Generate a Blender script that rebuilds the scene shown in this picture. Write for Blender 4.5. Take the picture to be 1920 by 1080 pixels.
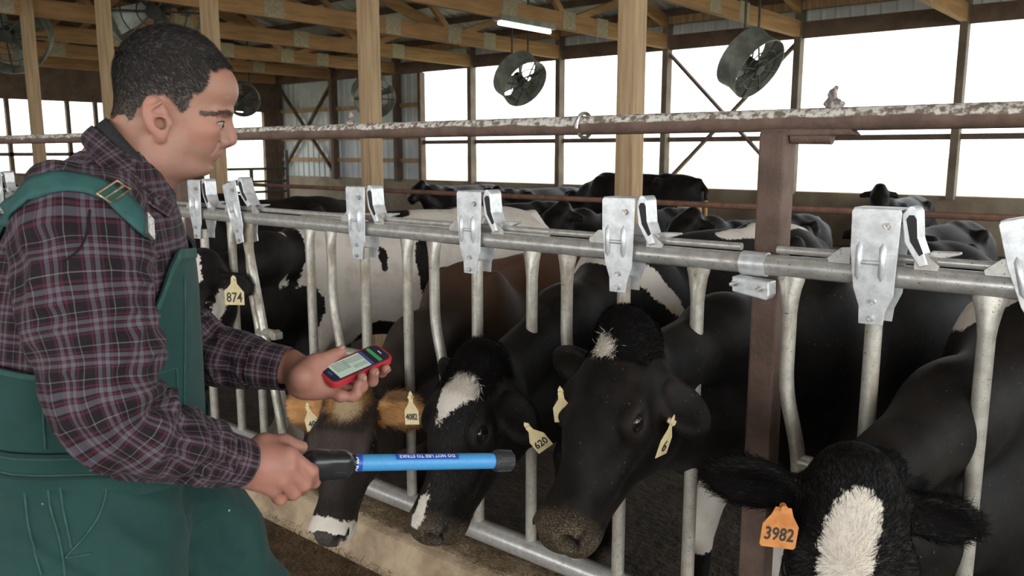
import bpy, bmesh, math, random
import numpy as np
from mathutils import Vector, Matrix, noise as mnoise

# ---------------------------------------------------------------- camera, sky, light
for o in list(bpy.data.objects): bpy.data.objects.remove(o, do_unlink=True)
SC = bpy.context.scene
COL = SC.collection
CAM_H, PITCH, YAW, FPX = 1.65, math.radians(9.342), math.radians(40.18), 1550.0
cam_d = bpy.data.cameras.new('camera'); cam = bpy.data.objects.new('camera', cam_d); COL.objects.link(cam)
cam.location = (0, 0, CAM_H); cam.rotation_euler = (math.pi/2 - PITCH, 0, YAW)
cam_d.sensor_width = 36; cam_d.lens = FPX/1920*36; cam_d.clip_start = .02; cam_d.clip_end = 600
cam_d.dof.use_dof = True; cam_d.dof.focus_distance = 2.0; cam_d.dof.aperture_fstop = 9.0
SC.camera = cam
W = bpy.data.worlds.new('sky'); SC.world = W; W.use_nodes = True
wn = W.node_tree
wn.nodes['Background'].inputs[0].default_value = (.93, .97, 1.0, 1); wn.nodes['Background'].inputs[1].default_value = 5.2
def area(name, loc, rot, sx, sy, power, col=(1, 1, 1)):
    d = bpy.data.lights.new(name, 'AREA'); d.shape = 'RECTANGLE'; d.size = sx; d.size_y = sy; d.energy = power; d.color = col
    o = bpy.data.objects.new(name, d); COL.objects.link(o); o.location = loc; o.rotation_euler = rot; return o
# daylight entering through the barn's open near side and open gable behind the photographer
area('daylight_near_side', (2.0, -8.6, 2.3), (math.radians(90), 0, 0), 22, 2.3, 1000, (.98, .99, 1.0))
area('daylight_gable', (11.5, 1.0, 2.6), (math.radians(90), 0, math.radians(90)), 9, 4.0, 650, (.98, .99, 1.0))
vs = SC.view_settings
vs.view_transform = 'Standard'; vs.look = 'None'; vs.exposure = -0.52; vs.gamma = 1.0; vs.use_curve_mapping = False
SC.cycles.max_bounces = 8; SC.cycles.diffuse_bounces = 5; SC.cycles.sample_clamp_indirect = 6

# ---------------------------------------------------------------- geometry of the view (for measuring out the place)
C0 = np.array([0, 0, CAM_H])
FW = np.array([-math.sin(YAW)*math.cos(PITCH), math.cos(YAW)*math.cos(PITCH), -math.sin(PITCH)])
RT = np.array([math.cos(YAW), math.sin(YAW), 0.0]); UP = np.cross(RT, FW)
def ray(x, y): return FW + RT*(x-960)/FPX + UP*(540-y)/FPX
def atY(x, y, Y): d = ray(x, y); return C0 + d*Y/d[1]
def atX(x, y, X): d = ray(x, y); return C0 + d*X/d[0]

# ---------------------------------------------------------------- materials
MATS = {}
class NT:
    def __init__(s, m): s.t = m.node_tree; s.n = s.t.nodes; s.l = s.t.links
    def add(s, typ, **kw):
        n = s.n.new(typ)
        for k, v in kw.items(): setattr(n, k, v)
        return n
    def link(s, a, b): s.l.new(a, b)
    def math(s, op, a, b=None, c=None, clamp=False):
        n = s.add('ShaderNodeMath', operation=op); n.use_clamp = clamp
        for i, v in enumerate((a, b, c)):
            if v is None: continue
            if isinstance(v, (int, float)): n.inputs[i].default_value = v
            else: s.link(v, n.inputs[i])
        return n.outputs[0]
    def mix(s, f, a, b, mode='MIX'):
        n = s.add('ShaderNodeMix', data_type='RGBA', blend_type=mode)
        for sock, v in ((n.inputs[0], f), (n.inputs[6], a), (n.inputs[7], b)):
            if isinstance(v, (int, float)): sock.default_value = v
            elif isinstance(v, tuple): sock.default_value = (*v[:3], 1)
            else: s.link(v, sock)
        return n.outputs[2]
    def noise(s, vec, scale, detail=4, rough=.6, dist=0):
        n = s.add('ShaderNodeTexNoise'); n.inputs['Scale'].default_value = scale; n.inputs['Detail'].default_value = detail
        n.inputs['Roughness'].default_value = rough; n.inputs['Distortion'].default_value = dist
        if vec is not None: s.link(vec, n.inputs['Vector'])
        return n.outputs[0]
    def coord(s, kind='Object', scale=None):
        c = s.add('ShaderNodeTexCoord').outputs[kind]
        if scale:
            m = s.add('ShaderNodeMapping'); m.inputs['Scale'].default_value = scale; s.link(c, m.inputs[0]); return m.outputs[0]
        return c
    def ramp(s, f, stops, interp='LINEAR'):
        n = s.add('ShaderNodeValToRGB'); cr = n.color_ramp; cr.interpolation = interp
        while len(cr.elements) < len(stops): cr.elements.new(.5)
        for e, (p, col) in zip(cr.elements, stops): e.position = p; e.color = (*col, 1) if len(col) == 3 else col
        s.link(f, n.inputs[0]); return n.outputs[0]
    def step(s, v, lo, hi):
        n = s.add('ShaderNodeMapRange', interpolation_type='SMOOTHSTEP'); s.link(v, n.inputs[0])
        n.inputs[1].default_value = lo; n.inputs[2].default_value = hi; return n.outputs[0]
    def attr(s, name): return s.add('ShaderNodeAttribute', attribute_name=name).outputs
    def bump(s, h, strength, dist=.01):
        b = s.add('ShaderNodeBump'); b.inputs['Strength'].default_value = strength; b.inputs['Distance'].default_value = dist
        s.link(h, b.inputs['Height']); return b.outputs[0]
def newmat(name):
    m = bpy.data.materials.new(name); m.use_nodes = True; MATS[name] = m
    t = NT(m); b = t.n['Principled BSDF']; return m, t, b
def setp(t, b, **kw):
    names = dict(col='Base Color', rough='Roughness', metal='Metallic', normal='Normal', spec='Specular IOR Level', sss='Subsurface Weight', coat='Coat Weight', sheen='Sheen Weight', trans='Transmission Weight', alpha='Alpha')
    for k, v in kw.items():
        sock = b.inputs[names[k]]
        if isinstance(v, (int, float)): sock.default_value = v
        elif isinstance(v, tuple): sock.default_value = (*v[:3], 1)
        else: t.link(v, sock)
def mat(name, c1, c2=None, scale=8, rough=.6, metal=0., bump=.2, bscale=None, stretch=None, lo=.35, hi=.65, spec=.5, detail=5, dist=.01, sheen=0):
    if name in MATS: return MATS[name]
    m, t, b = newmat(name); v = t.coord('Object', stretch)
    n = t.noise(v, scale, detail)
    col = t.mix(t.step(n, lo, hi), c1, c2 or c1)
    setp(t, b, col=col, rough=rough, metal=metal, spec=spec, sheen=sheen)
    if bump: setp(t, b, normal=t.bump(t.noise(v, bscale or scale*4, 4), bump, dist))
    return m
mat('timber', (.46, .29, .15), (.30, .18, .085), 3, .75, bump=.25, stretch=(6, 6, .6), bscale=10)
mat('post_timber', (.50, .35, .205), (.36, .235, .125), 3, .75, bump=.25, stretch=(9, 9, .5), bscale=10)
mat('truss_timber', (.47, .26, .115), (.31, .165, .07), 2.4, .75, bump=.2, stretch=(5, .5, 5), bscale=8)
mat('wall_timber', (.20, .155, .11), (.13, .10, .07), 3, .8)  # wall_timber is darkened to paint in the backlit look of the far posts
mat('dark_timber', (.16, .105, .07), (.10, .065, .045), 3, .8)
mat('concrete', (.40, .335, .25), (.27, .215, .15), 3.5, .88, bump=.5, bscale=30)
mat('wall_concrete', (.33, .27, .19), (.24, .185, .125), 2.5, .9, bump=.4, bscale=18)
mat('curb_concrete', (.50, .38, .25), (.29, .205, .125), 5, .9, bump=.7, bscale=40)
mat('pen_floor', (.10, .075, .05), (.05, .038, .026), 4, .8, bump=.8, bscale=20, dist=.03)
mat('feed_floor', (.17, .115, .065), (.07, .045, .025), 14, .95, bump=1, bscale=60, dist=.02)
mat('ground', (.55, .52, .38), (.42, .44, .24), .6, .95, bump=.1)
mat('white_panel', (.62, .65, .64), (.50, .53, .52), 1.2, .45, bump=.05)
mat('roof_panel', (.50, .51, .52), (.38, .37, .36), 1.2, .4, bump=.05)
mat('plate', (.44, .38, .27), (.34, .28, .19), 20, .5, metal=.3, bump=.2)
mat('rust', (.185, .118, .090), (.115, .075, .058), 9, .72, metal=.1, bump=.5, bscale=70, lo=.3, hi=.7)
mat('thin_rust', (.30, .155, .10), (.19, .10, .07), 12, .75, metal=.1)
mat('dark_metal', (.05, .055, .05), (.09, .09, .08), 6, .5, metal=.3)
mat('fan_metal', (.34, .36, .33), (.22, .23, .20), 6, .5, metal=.4)
mat('black_plastic', (.014, .014, .016), (.02, .02, .022), 12, .28, bump=.03)
mat('rubber', (.035, .035, .038), (.022, .022, .024), 30, .6)
mat('steel', (.62, .60, .55), (.45, .43, .40), 30, .35, metal=.9)
mat('slot_dark', (.02, .02, .02))
def galvanised(name, base, stain, s_lo, s_hi, mt=.45, spots=.75):
    m, t, b = newmat(name); v = t.coord('Object')
    n1 = t.noise(v, 30, 5); n2 = t.noise(t.coord('Object', (1, 1, .35)), 14, 8, .7); n3 = t.noise(v, 160, 2)
    col = t.mix(t.step(n1, .3, .7), base, tuple(x*.72 for x in base))
    st = t.math('MULTIPLY', t.step(n2, s_lo, s_hi), .8)
    col = t.mix(st, col, stain)
    col = t.mix(t.math('MULTIPLY', t.step(n3, .64, .70), spots), col, (.09, .055, .03))
    rough = t.math('ADD', t.math('MULTIPLY', st, .35), .36)
    setp(t, b, col=col, rough=rough, metal=t.math('SUBTRACT', mt, t.math('MULTIPLY', st, .5)), normal=t.bump(n1, .12, .004)); return m
galvanised('galv_rail', (.60, .585, .55), (.34, .27, .20), .50, .76)
galvanised('galv_bar', (.58, .55, .48), (.27, .205, .13), .44, .66)
galvanised('galv_plate', (.84, .86, .87), (.52, .47, .40), .62, .84, .42, .12)
m, t, b = newmat('pipe_top')                       # rusty pipe, whitewashed along the top by bird droppings
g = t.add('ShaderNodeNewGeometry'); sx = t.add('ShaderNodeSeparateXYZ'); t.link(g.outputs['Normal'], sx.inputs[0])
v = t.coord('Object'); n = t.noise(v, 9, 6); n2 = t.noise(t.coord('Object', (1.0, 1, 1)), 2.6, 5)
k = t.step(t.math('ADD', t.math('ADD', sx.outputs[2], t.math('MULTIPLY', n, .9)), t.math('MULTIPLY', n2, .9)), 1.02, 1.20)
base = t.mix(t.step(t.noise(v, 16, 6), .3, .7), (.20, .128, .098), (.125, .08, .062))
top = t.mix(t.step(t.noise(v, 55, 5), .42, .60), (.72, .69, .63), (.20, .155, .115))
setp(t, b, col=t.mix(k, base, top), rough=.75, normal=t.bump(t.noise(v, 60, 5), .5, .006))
m, t, b = newmat('droppings_mud'); v = t.coord('Object')
setp(t, b, col=t.mix(t.step(t.noise(v, 60, 5), .45, .6), (.20, .17, .15), (.5, .46, .42)), rough=.9, normal=t.bump(t.noise(v, 90, 5), .9, .01))
m, t, b = newmat('lamp_tube'); setp(t, b, col=(1, 1, 1)); b.inputs['Emission Color'].default_value = (1, .97, .92, 1); b.inputs['Emission Strength'].default_value = 9

# ---------------------------------------------------------------- mesh helpers
def link(name, me, m=None, parent=None, loc=None, smooth=False):
    o = bpy.data.objects.new(name, me); COL.objects.link(o)
    if m is not None:
        me.materials.clear(); me.materials.append(MATS[m] if isinstance(m, str) else m)
    if parent: o.parent = parent
    if loc is not None: o.location = loc
    if smooth:
        for p in me.polygons: p.use_smooth = True
    return o
def tag(o, label, cat, group=None, kind=None):
    o['label'] = label; o['category'] = cat
    if group: o['group'] = group
    if kind: o['kind'] = kind
    return o
def struct(o): o['kind'] = 'structure'; return o
def empty(name, loc, label=None, cat=None, group=None, rz=0):
    o = bpy.data.objects.new(name, None); COL.objects.link(o); o.location = loc; o.rotation_euler = (0, 0, rz); o.empty_display_size = .1
    if label: tag(o, label, cat, group)
    return o
class MB:
    def __init__(s): s.v = []; s.f = []
    def add(s, vs, fs):
        n = len(s.v); s.v += [tuple(map(float, p)) for p in vs]; s.f += [tuple(i+n for i in f) for f in fs]; return s
    def box(s, lo, hi):
        (a, b, c), (d, e, f) = lo, hi
        return s.add([(a,b,c),(d,b,c),(d,e,c),(a,e,c),(a,b,f),(d,b,f),(d,e,f),(a,e,f)], [(0,3,2,1),(4,5,6,7),(0,1,5,4),(1,2,6,5),(2,3,7,6),(3,0,4,7)])
    def bar(s, p, q, w, h, up=(0, 0, 1)):
        p, q, up = Vector(p), Vector(q), Vector(up); d = (q-p).normalized()
        sd = d.cross(up); sd = sd.normalized() if sd.length > 1e-4 else Vector((1, 0, 0)); u = sd.cross(d)
        vs = [c + sd*a*w/2 + u*b_*h/2 for c in (p, q) for a, b_ in ((-1,-1),(1,-1),(1,1),(-1,1))]
        return s.add(vs, [(3,2,1,0),(4,5,6,7),(0,1,5,4),(1,2,6,5),(2,3,7,6),(3,0,4,7)])
    def tube(s, pts, rad, n=12, caps=True, squash=None):
        pts = [Vector(p) for p in pts]; k = len(pts); rad = rad if hasattr(rad, '__len__') else [rad]*k
        vs = []; ref = None
        for i, p in enumerate(pts):
            d = (pts[min(i+1, k-1)] - pts[max(i-1, 0)]).normalized()
            if ref is None: ref = Vector((1, 0, 0)) if abs(d.x) < .7 else Vector((0, 1, 0))
            a = (ref - d*ref.dot(d)).normalized(); b_ = d.cross(a); ref = a
            r = rad[i]; ra, rb = r if hasattr(r, '__len__') else (r, r)
            vs += [p + a*ra*math.cos(2*math.pi*j/n) + b_*rb*math.sin(2*math.pi*j/n) for j in range(n)]
        fs = [(i*n+j, i*n+(j+1) % n, (i+1)*n+(j+1) % n, (i+1)*n+j) for i in range(k-1) for j in range(n)]
        if caps: fs += [tuple(range(n-1, -1, -1)), tuple(range((k-1)*n, k*n))]
        return s.add(vs, fs)
    def prism(s, poly, d, origin=(0,0,0), ax=(1,0,0), ay=(0,0,1), az=(0,1,0)):
        o, ax, ay, az = map(Vector, (origin, ax, ay, az)); n = len(poly)
        vs = [o + ax*x + ay*y for x, y in poly] + [o + ax*x + ay*y + az*d for x, y in poly]
        return s.add(vs, [tuple(range(n)), tuple(range(2*n-1, n-1, -1))] + [(i, i+n, (i+1) % n+n, (i+1) % n) for i in range(n)])
    def mesh(s, name, bevel=0, seg=2, recalc=True):
        me = bpy.data.meshes.new(name); me.from_pydata(s.v, [], s.f)
        if recalc or bevel:
            bm = bmesh.new(); bm.from_mesh(me)
            if recalc: bmesh.ops.recalc_face_normals(bm, faces=bm.faces)
            if bevel: bmesh.ops.bevel(bm, geom=list(bm.edges), offset=bevel, segments=seg, affect='EDGES', profile=.5)
            bm.to_mesh(me); bm.free()
        return me
    def build(s, name, m, parent=None, loc=None, bevel=0, smooth=False, seg=2):
        o = link(name, s.mesh(name, bevel, seg), m, parent, loc, False)
        if smooth:
            o.data.shade_smooth() if hasattr(o.data, 'shade_smooth') else None
            try: o.data.set_sharp_from_angle(angle=math.radians(38))
            except Exception: pass
        return o
def copy_obj(o, parent=None, loc=None):
    c = o.copy(); COL.objects.link(c); c.parent = parent
    if loc is not None: c.location = loc
    return c
def text_mesh(txt, size, depth=.0004, offset=0.0):
    cu = bpy.data.curves.new('t', 'FONT'); cu.body = txt; cu.size = size; cu.extrude = depth; cu.offset = offset
    cu.align_x = 'CENTER'; cu.align_y = 'CENTER'; cu.resolution_u = 2
    o = bpy.data.objects.new('t', cu); COL.objects.link(o)
    dg = bpy.context.evaluated_depsgraph_get(); me = bpy.data.meshes.new_from_object(o.evaluated_get(dg))
    bpy.data.objects.remove(o); bpy.data.curves.remove(cu); return me
RNG = np.random.RandomState(7)
# ================================================================ THE BARN
YW, XE, XR = 13.7, -20.0, 9.0          # far side wall, far gable wall, near end
BAY = [-20.0 + 2.43*i for i in range(12)]      # frames along the barn
Z_OPEN0, Z_OPEN1, Z_EAVE = 1.0, 3.47, 3.95
RIDGE_Y, PITCHR = 1.5, .27
def roof_z(y): return Z_EAVE + .05 + (YW - y)*PITCHR if y > RIDGE_Y else Z_EAVE + .05 + (YW-RIDGE_Y)*PITCHR - (RIDGE_Y-y)*PITCHR
YN = -10.7                               # near side wall
struct(MB().box((XE, YN, -.3), (XR+4, 1.94, .06)).build('floor', 'feed_floor'))
pen = MB().box((XE, 2.2, -.35), (XR+4, YW, -.05)).build('floor_pen', 'pen_floor'); struct(pen)
struct(MB().prism([(1.90, .0), (2.22, .0), (2.22, .20), (2.16, .225), (2.0, .225), (1.955, .205)], 23, (XE, 0, 0), (0,1,0), (0,0,1), (1,0,0)).build('trim_curb', 'curb_concrete', bevel=.012))
struct(MB().box((-300, -300, -.6), (300, 300, -.36)).build('ground_outside', 'ground'))
struct(MB().box((XE, 6.1, -.1), (XR, 8.9, .2)).build('floor_stalls', 'pen_floor')); struct(MB().box((XE, 10.5, -.1), (XR, YW, .15)).build('floor_wall_stalls', 'pen_floor'))
# far side wall : concrete knee wall, header, corrugated strip, girts, posts
wf = struct(MB().box((XE, YW, -.3), (XR, YW+.2, Z_OPEN0)).build('wall_far', 'wall_concrete', bevel=.01))
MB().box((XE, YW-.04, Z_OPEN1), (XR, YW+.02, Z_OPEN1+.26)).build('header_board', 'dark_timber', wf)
MB().box((XE, YW-.10, Z_EAVE-.04), (XR, YW-.02, Z_EAVE+.16)).build('eave_board', 'timber', wf)
def corrugated(name, p, u, v, nu, amp, m, parent, pitch=.23):
    # ribbed sheet: p origin, u along (length nu), v other edge vector
    p, u, v = Vector(p), Vector(u).normalized(), Vector(v); nrm = u.cross(v).normalized(); vs = []; x = 0; prof = []
    while x < nu-1e-6:
        for dx, h in ((0, 0), (.15, 0), (.17, 1), (.20, 1), (.22, 0)):
            if x+dx <= nu: prof.append((x+dx, h*amp))
        x += pitch
    b_ = MB()
    for a, h in prof: vs += [p+u*a+nrm*h, p+u*a+nrm*h+v]
    b_.add(vs, [(2*i, 2*i+2, 2*i+3, 2*i+1) for i in range(len(prof)-1)])
    return link(name, b_.mesh(name, recalc=False), m, parent)
corrugated('corrugated_strip', (XE, YW+.06, Z_OPEN1+.2), (1,0,0), (0,0,.55), XR-XE, .02, 'white_panel', wf)
g = MB().box((XE+2.43*2.33, YW+.0, 1.83), (XR, YW+.06, 1.92)).build('girt', 'dark_timber', wf)
for i, x in enumerate(BAY):
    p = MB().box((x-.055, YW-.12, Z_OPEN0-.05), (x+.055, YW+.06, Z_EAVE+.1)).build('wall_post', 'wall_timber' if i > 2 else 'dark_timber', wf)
def brace(x0, x1, m='dark_timber'):
    for a, b_ in ((x0, x1), (x1, x0)):
        MB().bar((a, YW-.02, Z_OPEN0+.05), (b_, YW-.02, Z_OPEN1-.02), .05, .09, (0,1,0)).build('cross_brace', m, wf)
brace(BAY[5], BAY[6]); brace(BAY[0], BAY[1])
# solid panelled part of the far wall near the gable
XS = BAY[2] + .80
corrugated('wall_sheet', (XE, YW+.10, Z_OPEN0), (1,0,0), (0,0,Z_OPEN1-Z_OPEN0+.3), XS-XE, .025, 'white_panel', wf)
MB().box((XS-.06, YW-.06, Z_OPEN0), (XS+.03, YW+.1, Z_OPEN1)).build('jamb', 'dark_timber', wf)
for z in (1.45, 2.0, 2.75):
    MB().box((XE, YW+.0, z-.05), (XS, YW+.09, z+.05)).build('girt', 'timber', wf)
# far gable wall with openings
wg = struct(empty('wall_gable', (XE, 0, 0)))
def gpart(name, y0, y1, z0, z1, m, x=0, th=.12): return MB().box((x-th, y0, z0), (x, y1, z1)).build(name, m, wg)
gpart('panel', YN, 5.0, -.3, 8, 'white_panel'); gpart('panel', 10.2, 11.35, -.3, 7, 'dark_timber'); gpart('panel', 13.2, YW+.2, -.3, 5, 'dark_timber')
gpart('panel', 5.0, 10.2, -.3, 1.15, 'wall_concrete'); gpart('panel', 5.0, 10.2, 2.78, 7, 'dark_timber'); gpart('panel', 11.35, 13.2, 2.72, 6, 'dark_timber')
for y in np.arange(5.0, 10.3, .62): gpart('mullion', y-.04, y+.04, 1.15, 2.8, 'dark_timber', .05, .1)
for z in (1.6,): gpart('mullion', 5.0, 10.2, z-.04, z+.04, 'dark_timber', .05, .1)
# near side: knee wall and posts only (open for daylight)
wn_ = struct(MB().box((XE, YN-.2, -.3), (XR, YN, 1.0)).build('wall_near', 'wall_concrete'))
for x in BAY: MB().box((x-.06, YN-.1, .95), (x+.06, YN+.08, Z_EAVE)).build('wall_post', 'timber', wn_)
MB().box((XE, YN-.05, 3.5), (XR, YN+.05, Z_EAVE+.1)).build('header_board', 'dark_timber', wn_)
# roof sheets + purlins
ce = struct(empty('ceiling', (0, 0, 0)))
def roof_side(y0, y1, name):
    a = Vector((XE, y0, roof_z(y0))); b_ = Vector((XE, y1, roof_z(y1)))
    corrugated(name, a + Vector((0,0,.16)), (1,0,0), (b_-a), XR-XE, .02, 'roof_panel', ce)
roof_side(YW+.5, RIDGE_Y+.15, 'roof_sheet'); roof_side(YN-.5, RIDGE_Y-.15, 'roof_sheet')
for y in np.arange(YW-.1, YN, -.80):
    z = roof_z(y)+.09
    MB().box((XE, y-.02, z-.07), (XR, y+.02, z+.06)).build('purlin', 'dark_timber', ce)
# trusses, one per frame
def truss(x):
    e = empty('roof_truss', (x, 0, 0)); b0, b1 = Z_OPEN1+.02, Z_OPEN1+.27; w = .042
    ya, yb = YW-.05, YN+.05
    zc = (b0+b1)/2
    for yy0, yy1 in ((ya, 9.2), (9.2, 4.4), (4.4, -.5), (-.5, yb)):
        MB().box((-w, yy1+.004, b0), (w, yy0, b1)).build('bottom_chord', 'truss_timber', e)
    for s0, s1 in ((ya+.4, RIDGE_Y), (yb-.4, RIDGE_Y)):
        MB().bar((0, s0, roof_z(s0)-.08), (0, s1, roof_z(s1)-.08), 2*w, .2, (0,0,1)).build('top_chord', 'truss_timber', e)
    ys = [12.4, 10.6, 8.8, 7.0, 5.2, 3.4, 1.5, -.4, -2.2, -4.2, -6.2, -8.2]
    for i, y in enumerate(ys[:-1]):
        y2 = ys[i+1]
        if i % 2 == 0: a, b_ = (0, y, roof_z(y)-.12), (0, y2, zc)
        else: a, b_ = (0, y, zc), (0, y2, roof_z(y2)-.12)
        MB().bar(a, b_, w*1.7, .10, (1,0,0) if False else (0,0,1)).build('web', 'truss_timber', e)
    for y in (11.5, 10.6, 9.2, 7.0, 4.4, 3.4):
        for sgn in (1, -1):
            MB().box((sgn*(w+.003)-.003, y-.16, b0+.01), (sgn*(w+.003)+.003, y+.16, b1+.02)).build('gusset_plate', 'plate', e)
    return e
names = 'first second third fourth fifth sixth seventh eighth ninth tenth eleventh twelfth'.split()
for i, x in enumerate(BAY):
    tag(truss(x), f'timber roof truss spanning the barn, {names[i]} from the far gable wall', 'truss', 'roof trusses')
# interior timber posts
POSTX = [-12.65, -10.36, -8.0, -5.54, -2.96]
lab = ['leftmost square timber barn post, left of the man', 'square timber barn post just behind the back of the man\'s head', 'square timber barn post behind the man\'s face', 'square timber barn post standing behind the white cow', 'thick square timber barn post behind the middle headlocks']
for x, l in zip(POSTX, lab):
    tag(MB().box((-.068, -.068, 0), (.068, .068, roof_z(4.7)-.0)).build('barn_post', 'post_timber', None, (x, 4.7, -.05), bevel=.006), l, 'post', 'interior barn posts')
e = empty('stall_rail', (0, 5.35, 0), 'thin rusty rail running along the stalls behind the cows', 'rail')
MB().tube([(-19.5, 0, 1.28), (8, 0, 1.285)], .021, 8).build('pipe', 'thin_rust', e, smooth=True)
for x in np.arange(-18, 8, 2.9): MB().tube([(x, 0, -.05), (x, 0, 1.28)], .02, 8).build('support', 'thin_rust', e, smooth=True)
# free stall loops and gate near the gable door
e = empty('pen_gate', (-17.6, 11.2, -.05), 'black tubular pen gate in front of the far doorway', 'gate')
for z in (.25, .5, .75, 1.0, 1.3): MB().tube([(0, -.9, z), (0, 1.0, z)], .03, 8).build('gate_bar', 'dark_metal', e, smooth=True)
for y in (-.9, 0, 1.0): MB().tube([(0, y, .0), (0, y, 1.75 if y else 1.32)], .045, 8).build('gate_upright', 'dark_metal', e, smooth=True)
# circulation fans
def fan(loc, axis, r, label, drop):
    e = empty('barn_fan', loc, label, 'fan', 'ceiling fans'); q = Vector(axis).normalized().to_track_quat('Z', 'Y')
    def P(x, y, z): return q @ Vector((x, y, z))
    n = 32; b_ = MB(); vs = []
    for rr, z in ((r*1.0, -.18), (r*.94, -.02), (r*1.0, .18), (r*1.03, .18), (r*.97, -.02), (r*1.03, -.18)):
        vs += [P(rr*math.cos(2*math.pi*i/n), rr*math.sin(2*math.pi*i/n), z) for i in range(n)]
    b_.add(vs, [(a*n+i, a*n+(i+1) % n, ((a+1) % 6)*n+(i+1) % n, ((a+1) % 6)*n+i) for a in range(6) for i in range(n)]).build('drum', 'fan_metal', e, smooth=True)
    MB().tube([P(0, 0, -.12), P(0, 0, .2)], r*.17, 14).build('motor', 'dark_metal', e, smooth=True)
    for k in range(4):
        a0 = k*math.pi/2 + .4; vs = []
        for t_ in (.12, .4, .7, .92):
            wd = .30*r*(.55+.6*t_); ca, sa = math.cos(a0), math.sin(a0)
            for sg in (-1, 1): vs.append(P(r*t_*ca - sg*wd*sa*.8, r*t_*sa + sg*wd*ca*.8, sg*.07))
        vs2 = [v + P(0, 0, .006) for v in vs]; m_ = len(vs)
        b_ = MB().add(vs+vs2, [(2*i, 2*i+1, 2*i+3, 2*i+2) for i in range(3)] + [(m_+2*i, m_+2*i+2, m_+2*i+3, m_+2*i+1) for i in range(3)]).build('blade', 'fan_metal', e)
    for k in range(4):
        a0 = k*math.pi/4
        MB().tube([P(r*math.cos(a0), r*math.sin(a0), .17), P(-r*math.cos(a0), -r*math.sin(a0), .17)], .014, 6).build('guard_spoke', 'dark_metal', e)
    for rr in (.35, .68):
        MB().tube([P(rr*r*math.cos(2*math.pi*i/24), rr*r*math.sin(2*math.pi*i/24), .175) for i in range(25)], .01, 5, caps=False).build('guard_ring', 'dark_metal', e)
    for sg in (-1, 1):
        MB().tube([P(0, 0, 0)*0 + Vector((sg*.0, sg*r*.5, r*.75)), Vector((0, sg*r*.5, drop))], .018, 6).build('hanger', 'dark_metal', e)
    return e
F1 = atY(1407, 118, 11.2); fan(tuple(F1), (.86, -.12, -.6), .44, 'tilted drum fan hanging right of the thick timber post', roof_z(F1[1])-F1[2]+.15)
F2 = atY(975, 148, 11.6); fan(tuple(F2), (.86, -.12, -.6), .44, 'tilted drum fan hanging left of the thick timber post', roof_z(F2[1])-F2[2]+.15)
F3 = atY(290, 14, 5.9); fan(tuple(F3), (.75, -.5, -.45), .62, 'large drum fan hanging above the man\'s head', roof_z(F3[1])-F3[2]+.15)
F4 = atY(14, 60, 5.3); fan(tuple(F4), (.75, -.5, -.45), .62, 'drum fan at the upper left edge beside the leftmost post', roof_z(F4[1])-F4[2]+.15)
F5 = atY(700, 180, 12.2); fan(tuple(F5), (.75, -.4, -.4), .45, 'far dark drum fan half hidden behind the timber post by the white cow', roof_z(F5[1])-F5[2]+.15)
F6 = atX(455, 185, -18.6); fan(tuple(F6), (.85, -.4, -.3), .4, 'small far fan in front of the gable doorway', roof_z(F6[1])-F6[2]+.15)
# strip light under the trusses
p = atY(985, 52, 9.6); e = empty('strip_light', tuple(p), 'lit fluorescent strip light hanging under the roof', 'lamp')
MB().box((-.08, -.62, .03), (.08, .62, .11)).build('housing', 'fan_metal', e); MB().tube([(0, -.58, .0), (0, .58, .0)], .028, 8).build('tube', 'lamp_tube', e)
for y in (-.5, .5): MB().tube([(0, y, .1), (0, y, roof_z(9.6)-p[2]+.1)], .006, 5).build('hanger', 'dark_metal', e)
# ================================================================ HEADLOCK FENCE
FY, ZR, ZB = 2.1, 1.355, .285           # fence plane, top rail and bottom rail height
def bar_mesh(name, pts, r, flare=True):
    # straight round bar whose top end is pressed flat and wide where it is welded under the rail
    pts = [Vector(p) for p in pts]; out = []; rad = []
    top = pts[0]
    if flare:
        for dz, ra, rb in ((0, .036, .012), (.012, .036, .013), (.035, .029, .016), (.07, .0225, r), (.10, r, r)):
            out.append(top - Vector((0, 0, dz))); rad.append((ra, rb) if ra > r or rb < r else (r, r))
        pts = pts[1:]
    b_ = MB(); b_.tube(out + pts, rad + [(r, r)]*len(pts), 14); return b_
def smooth_path(pts, n=6, rad=.05):
    out = [Vector(pts[0])]
    for i in range(1, len(pts)-1):
        a, p, b_ = Vector(pts[i-1]), Vector(pts[i]), Vector(pts[i+1]); u = (a-p).normalized()*rad; v = (b_-p).normalized()*rad
        for k in range(n+1):
            t_ = k/n; out.append((p+u)*(1-t_)**2 + p*2*t_*(1-t_) + (p+v)*t_*t_)
    return out + [Vector(pts[-1])]
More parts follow.
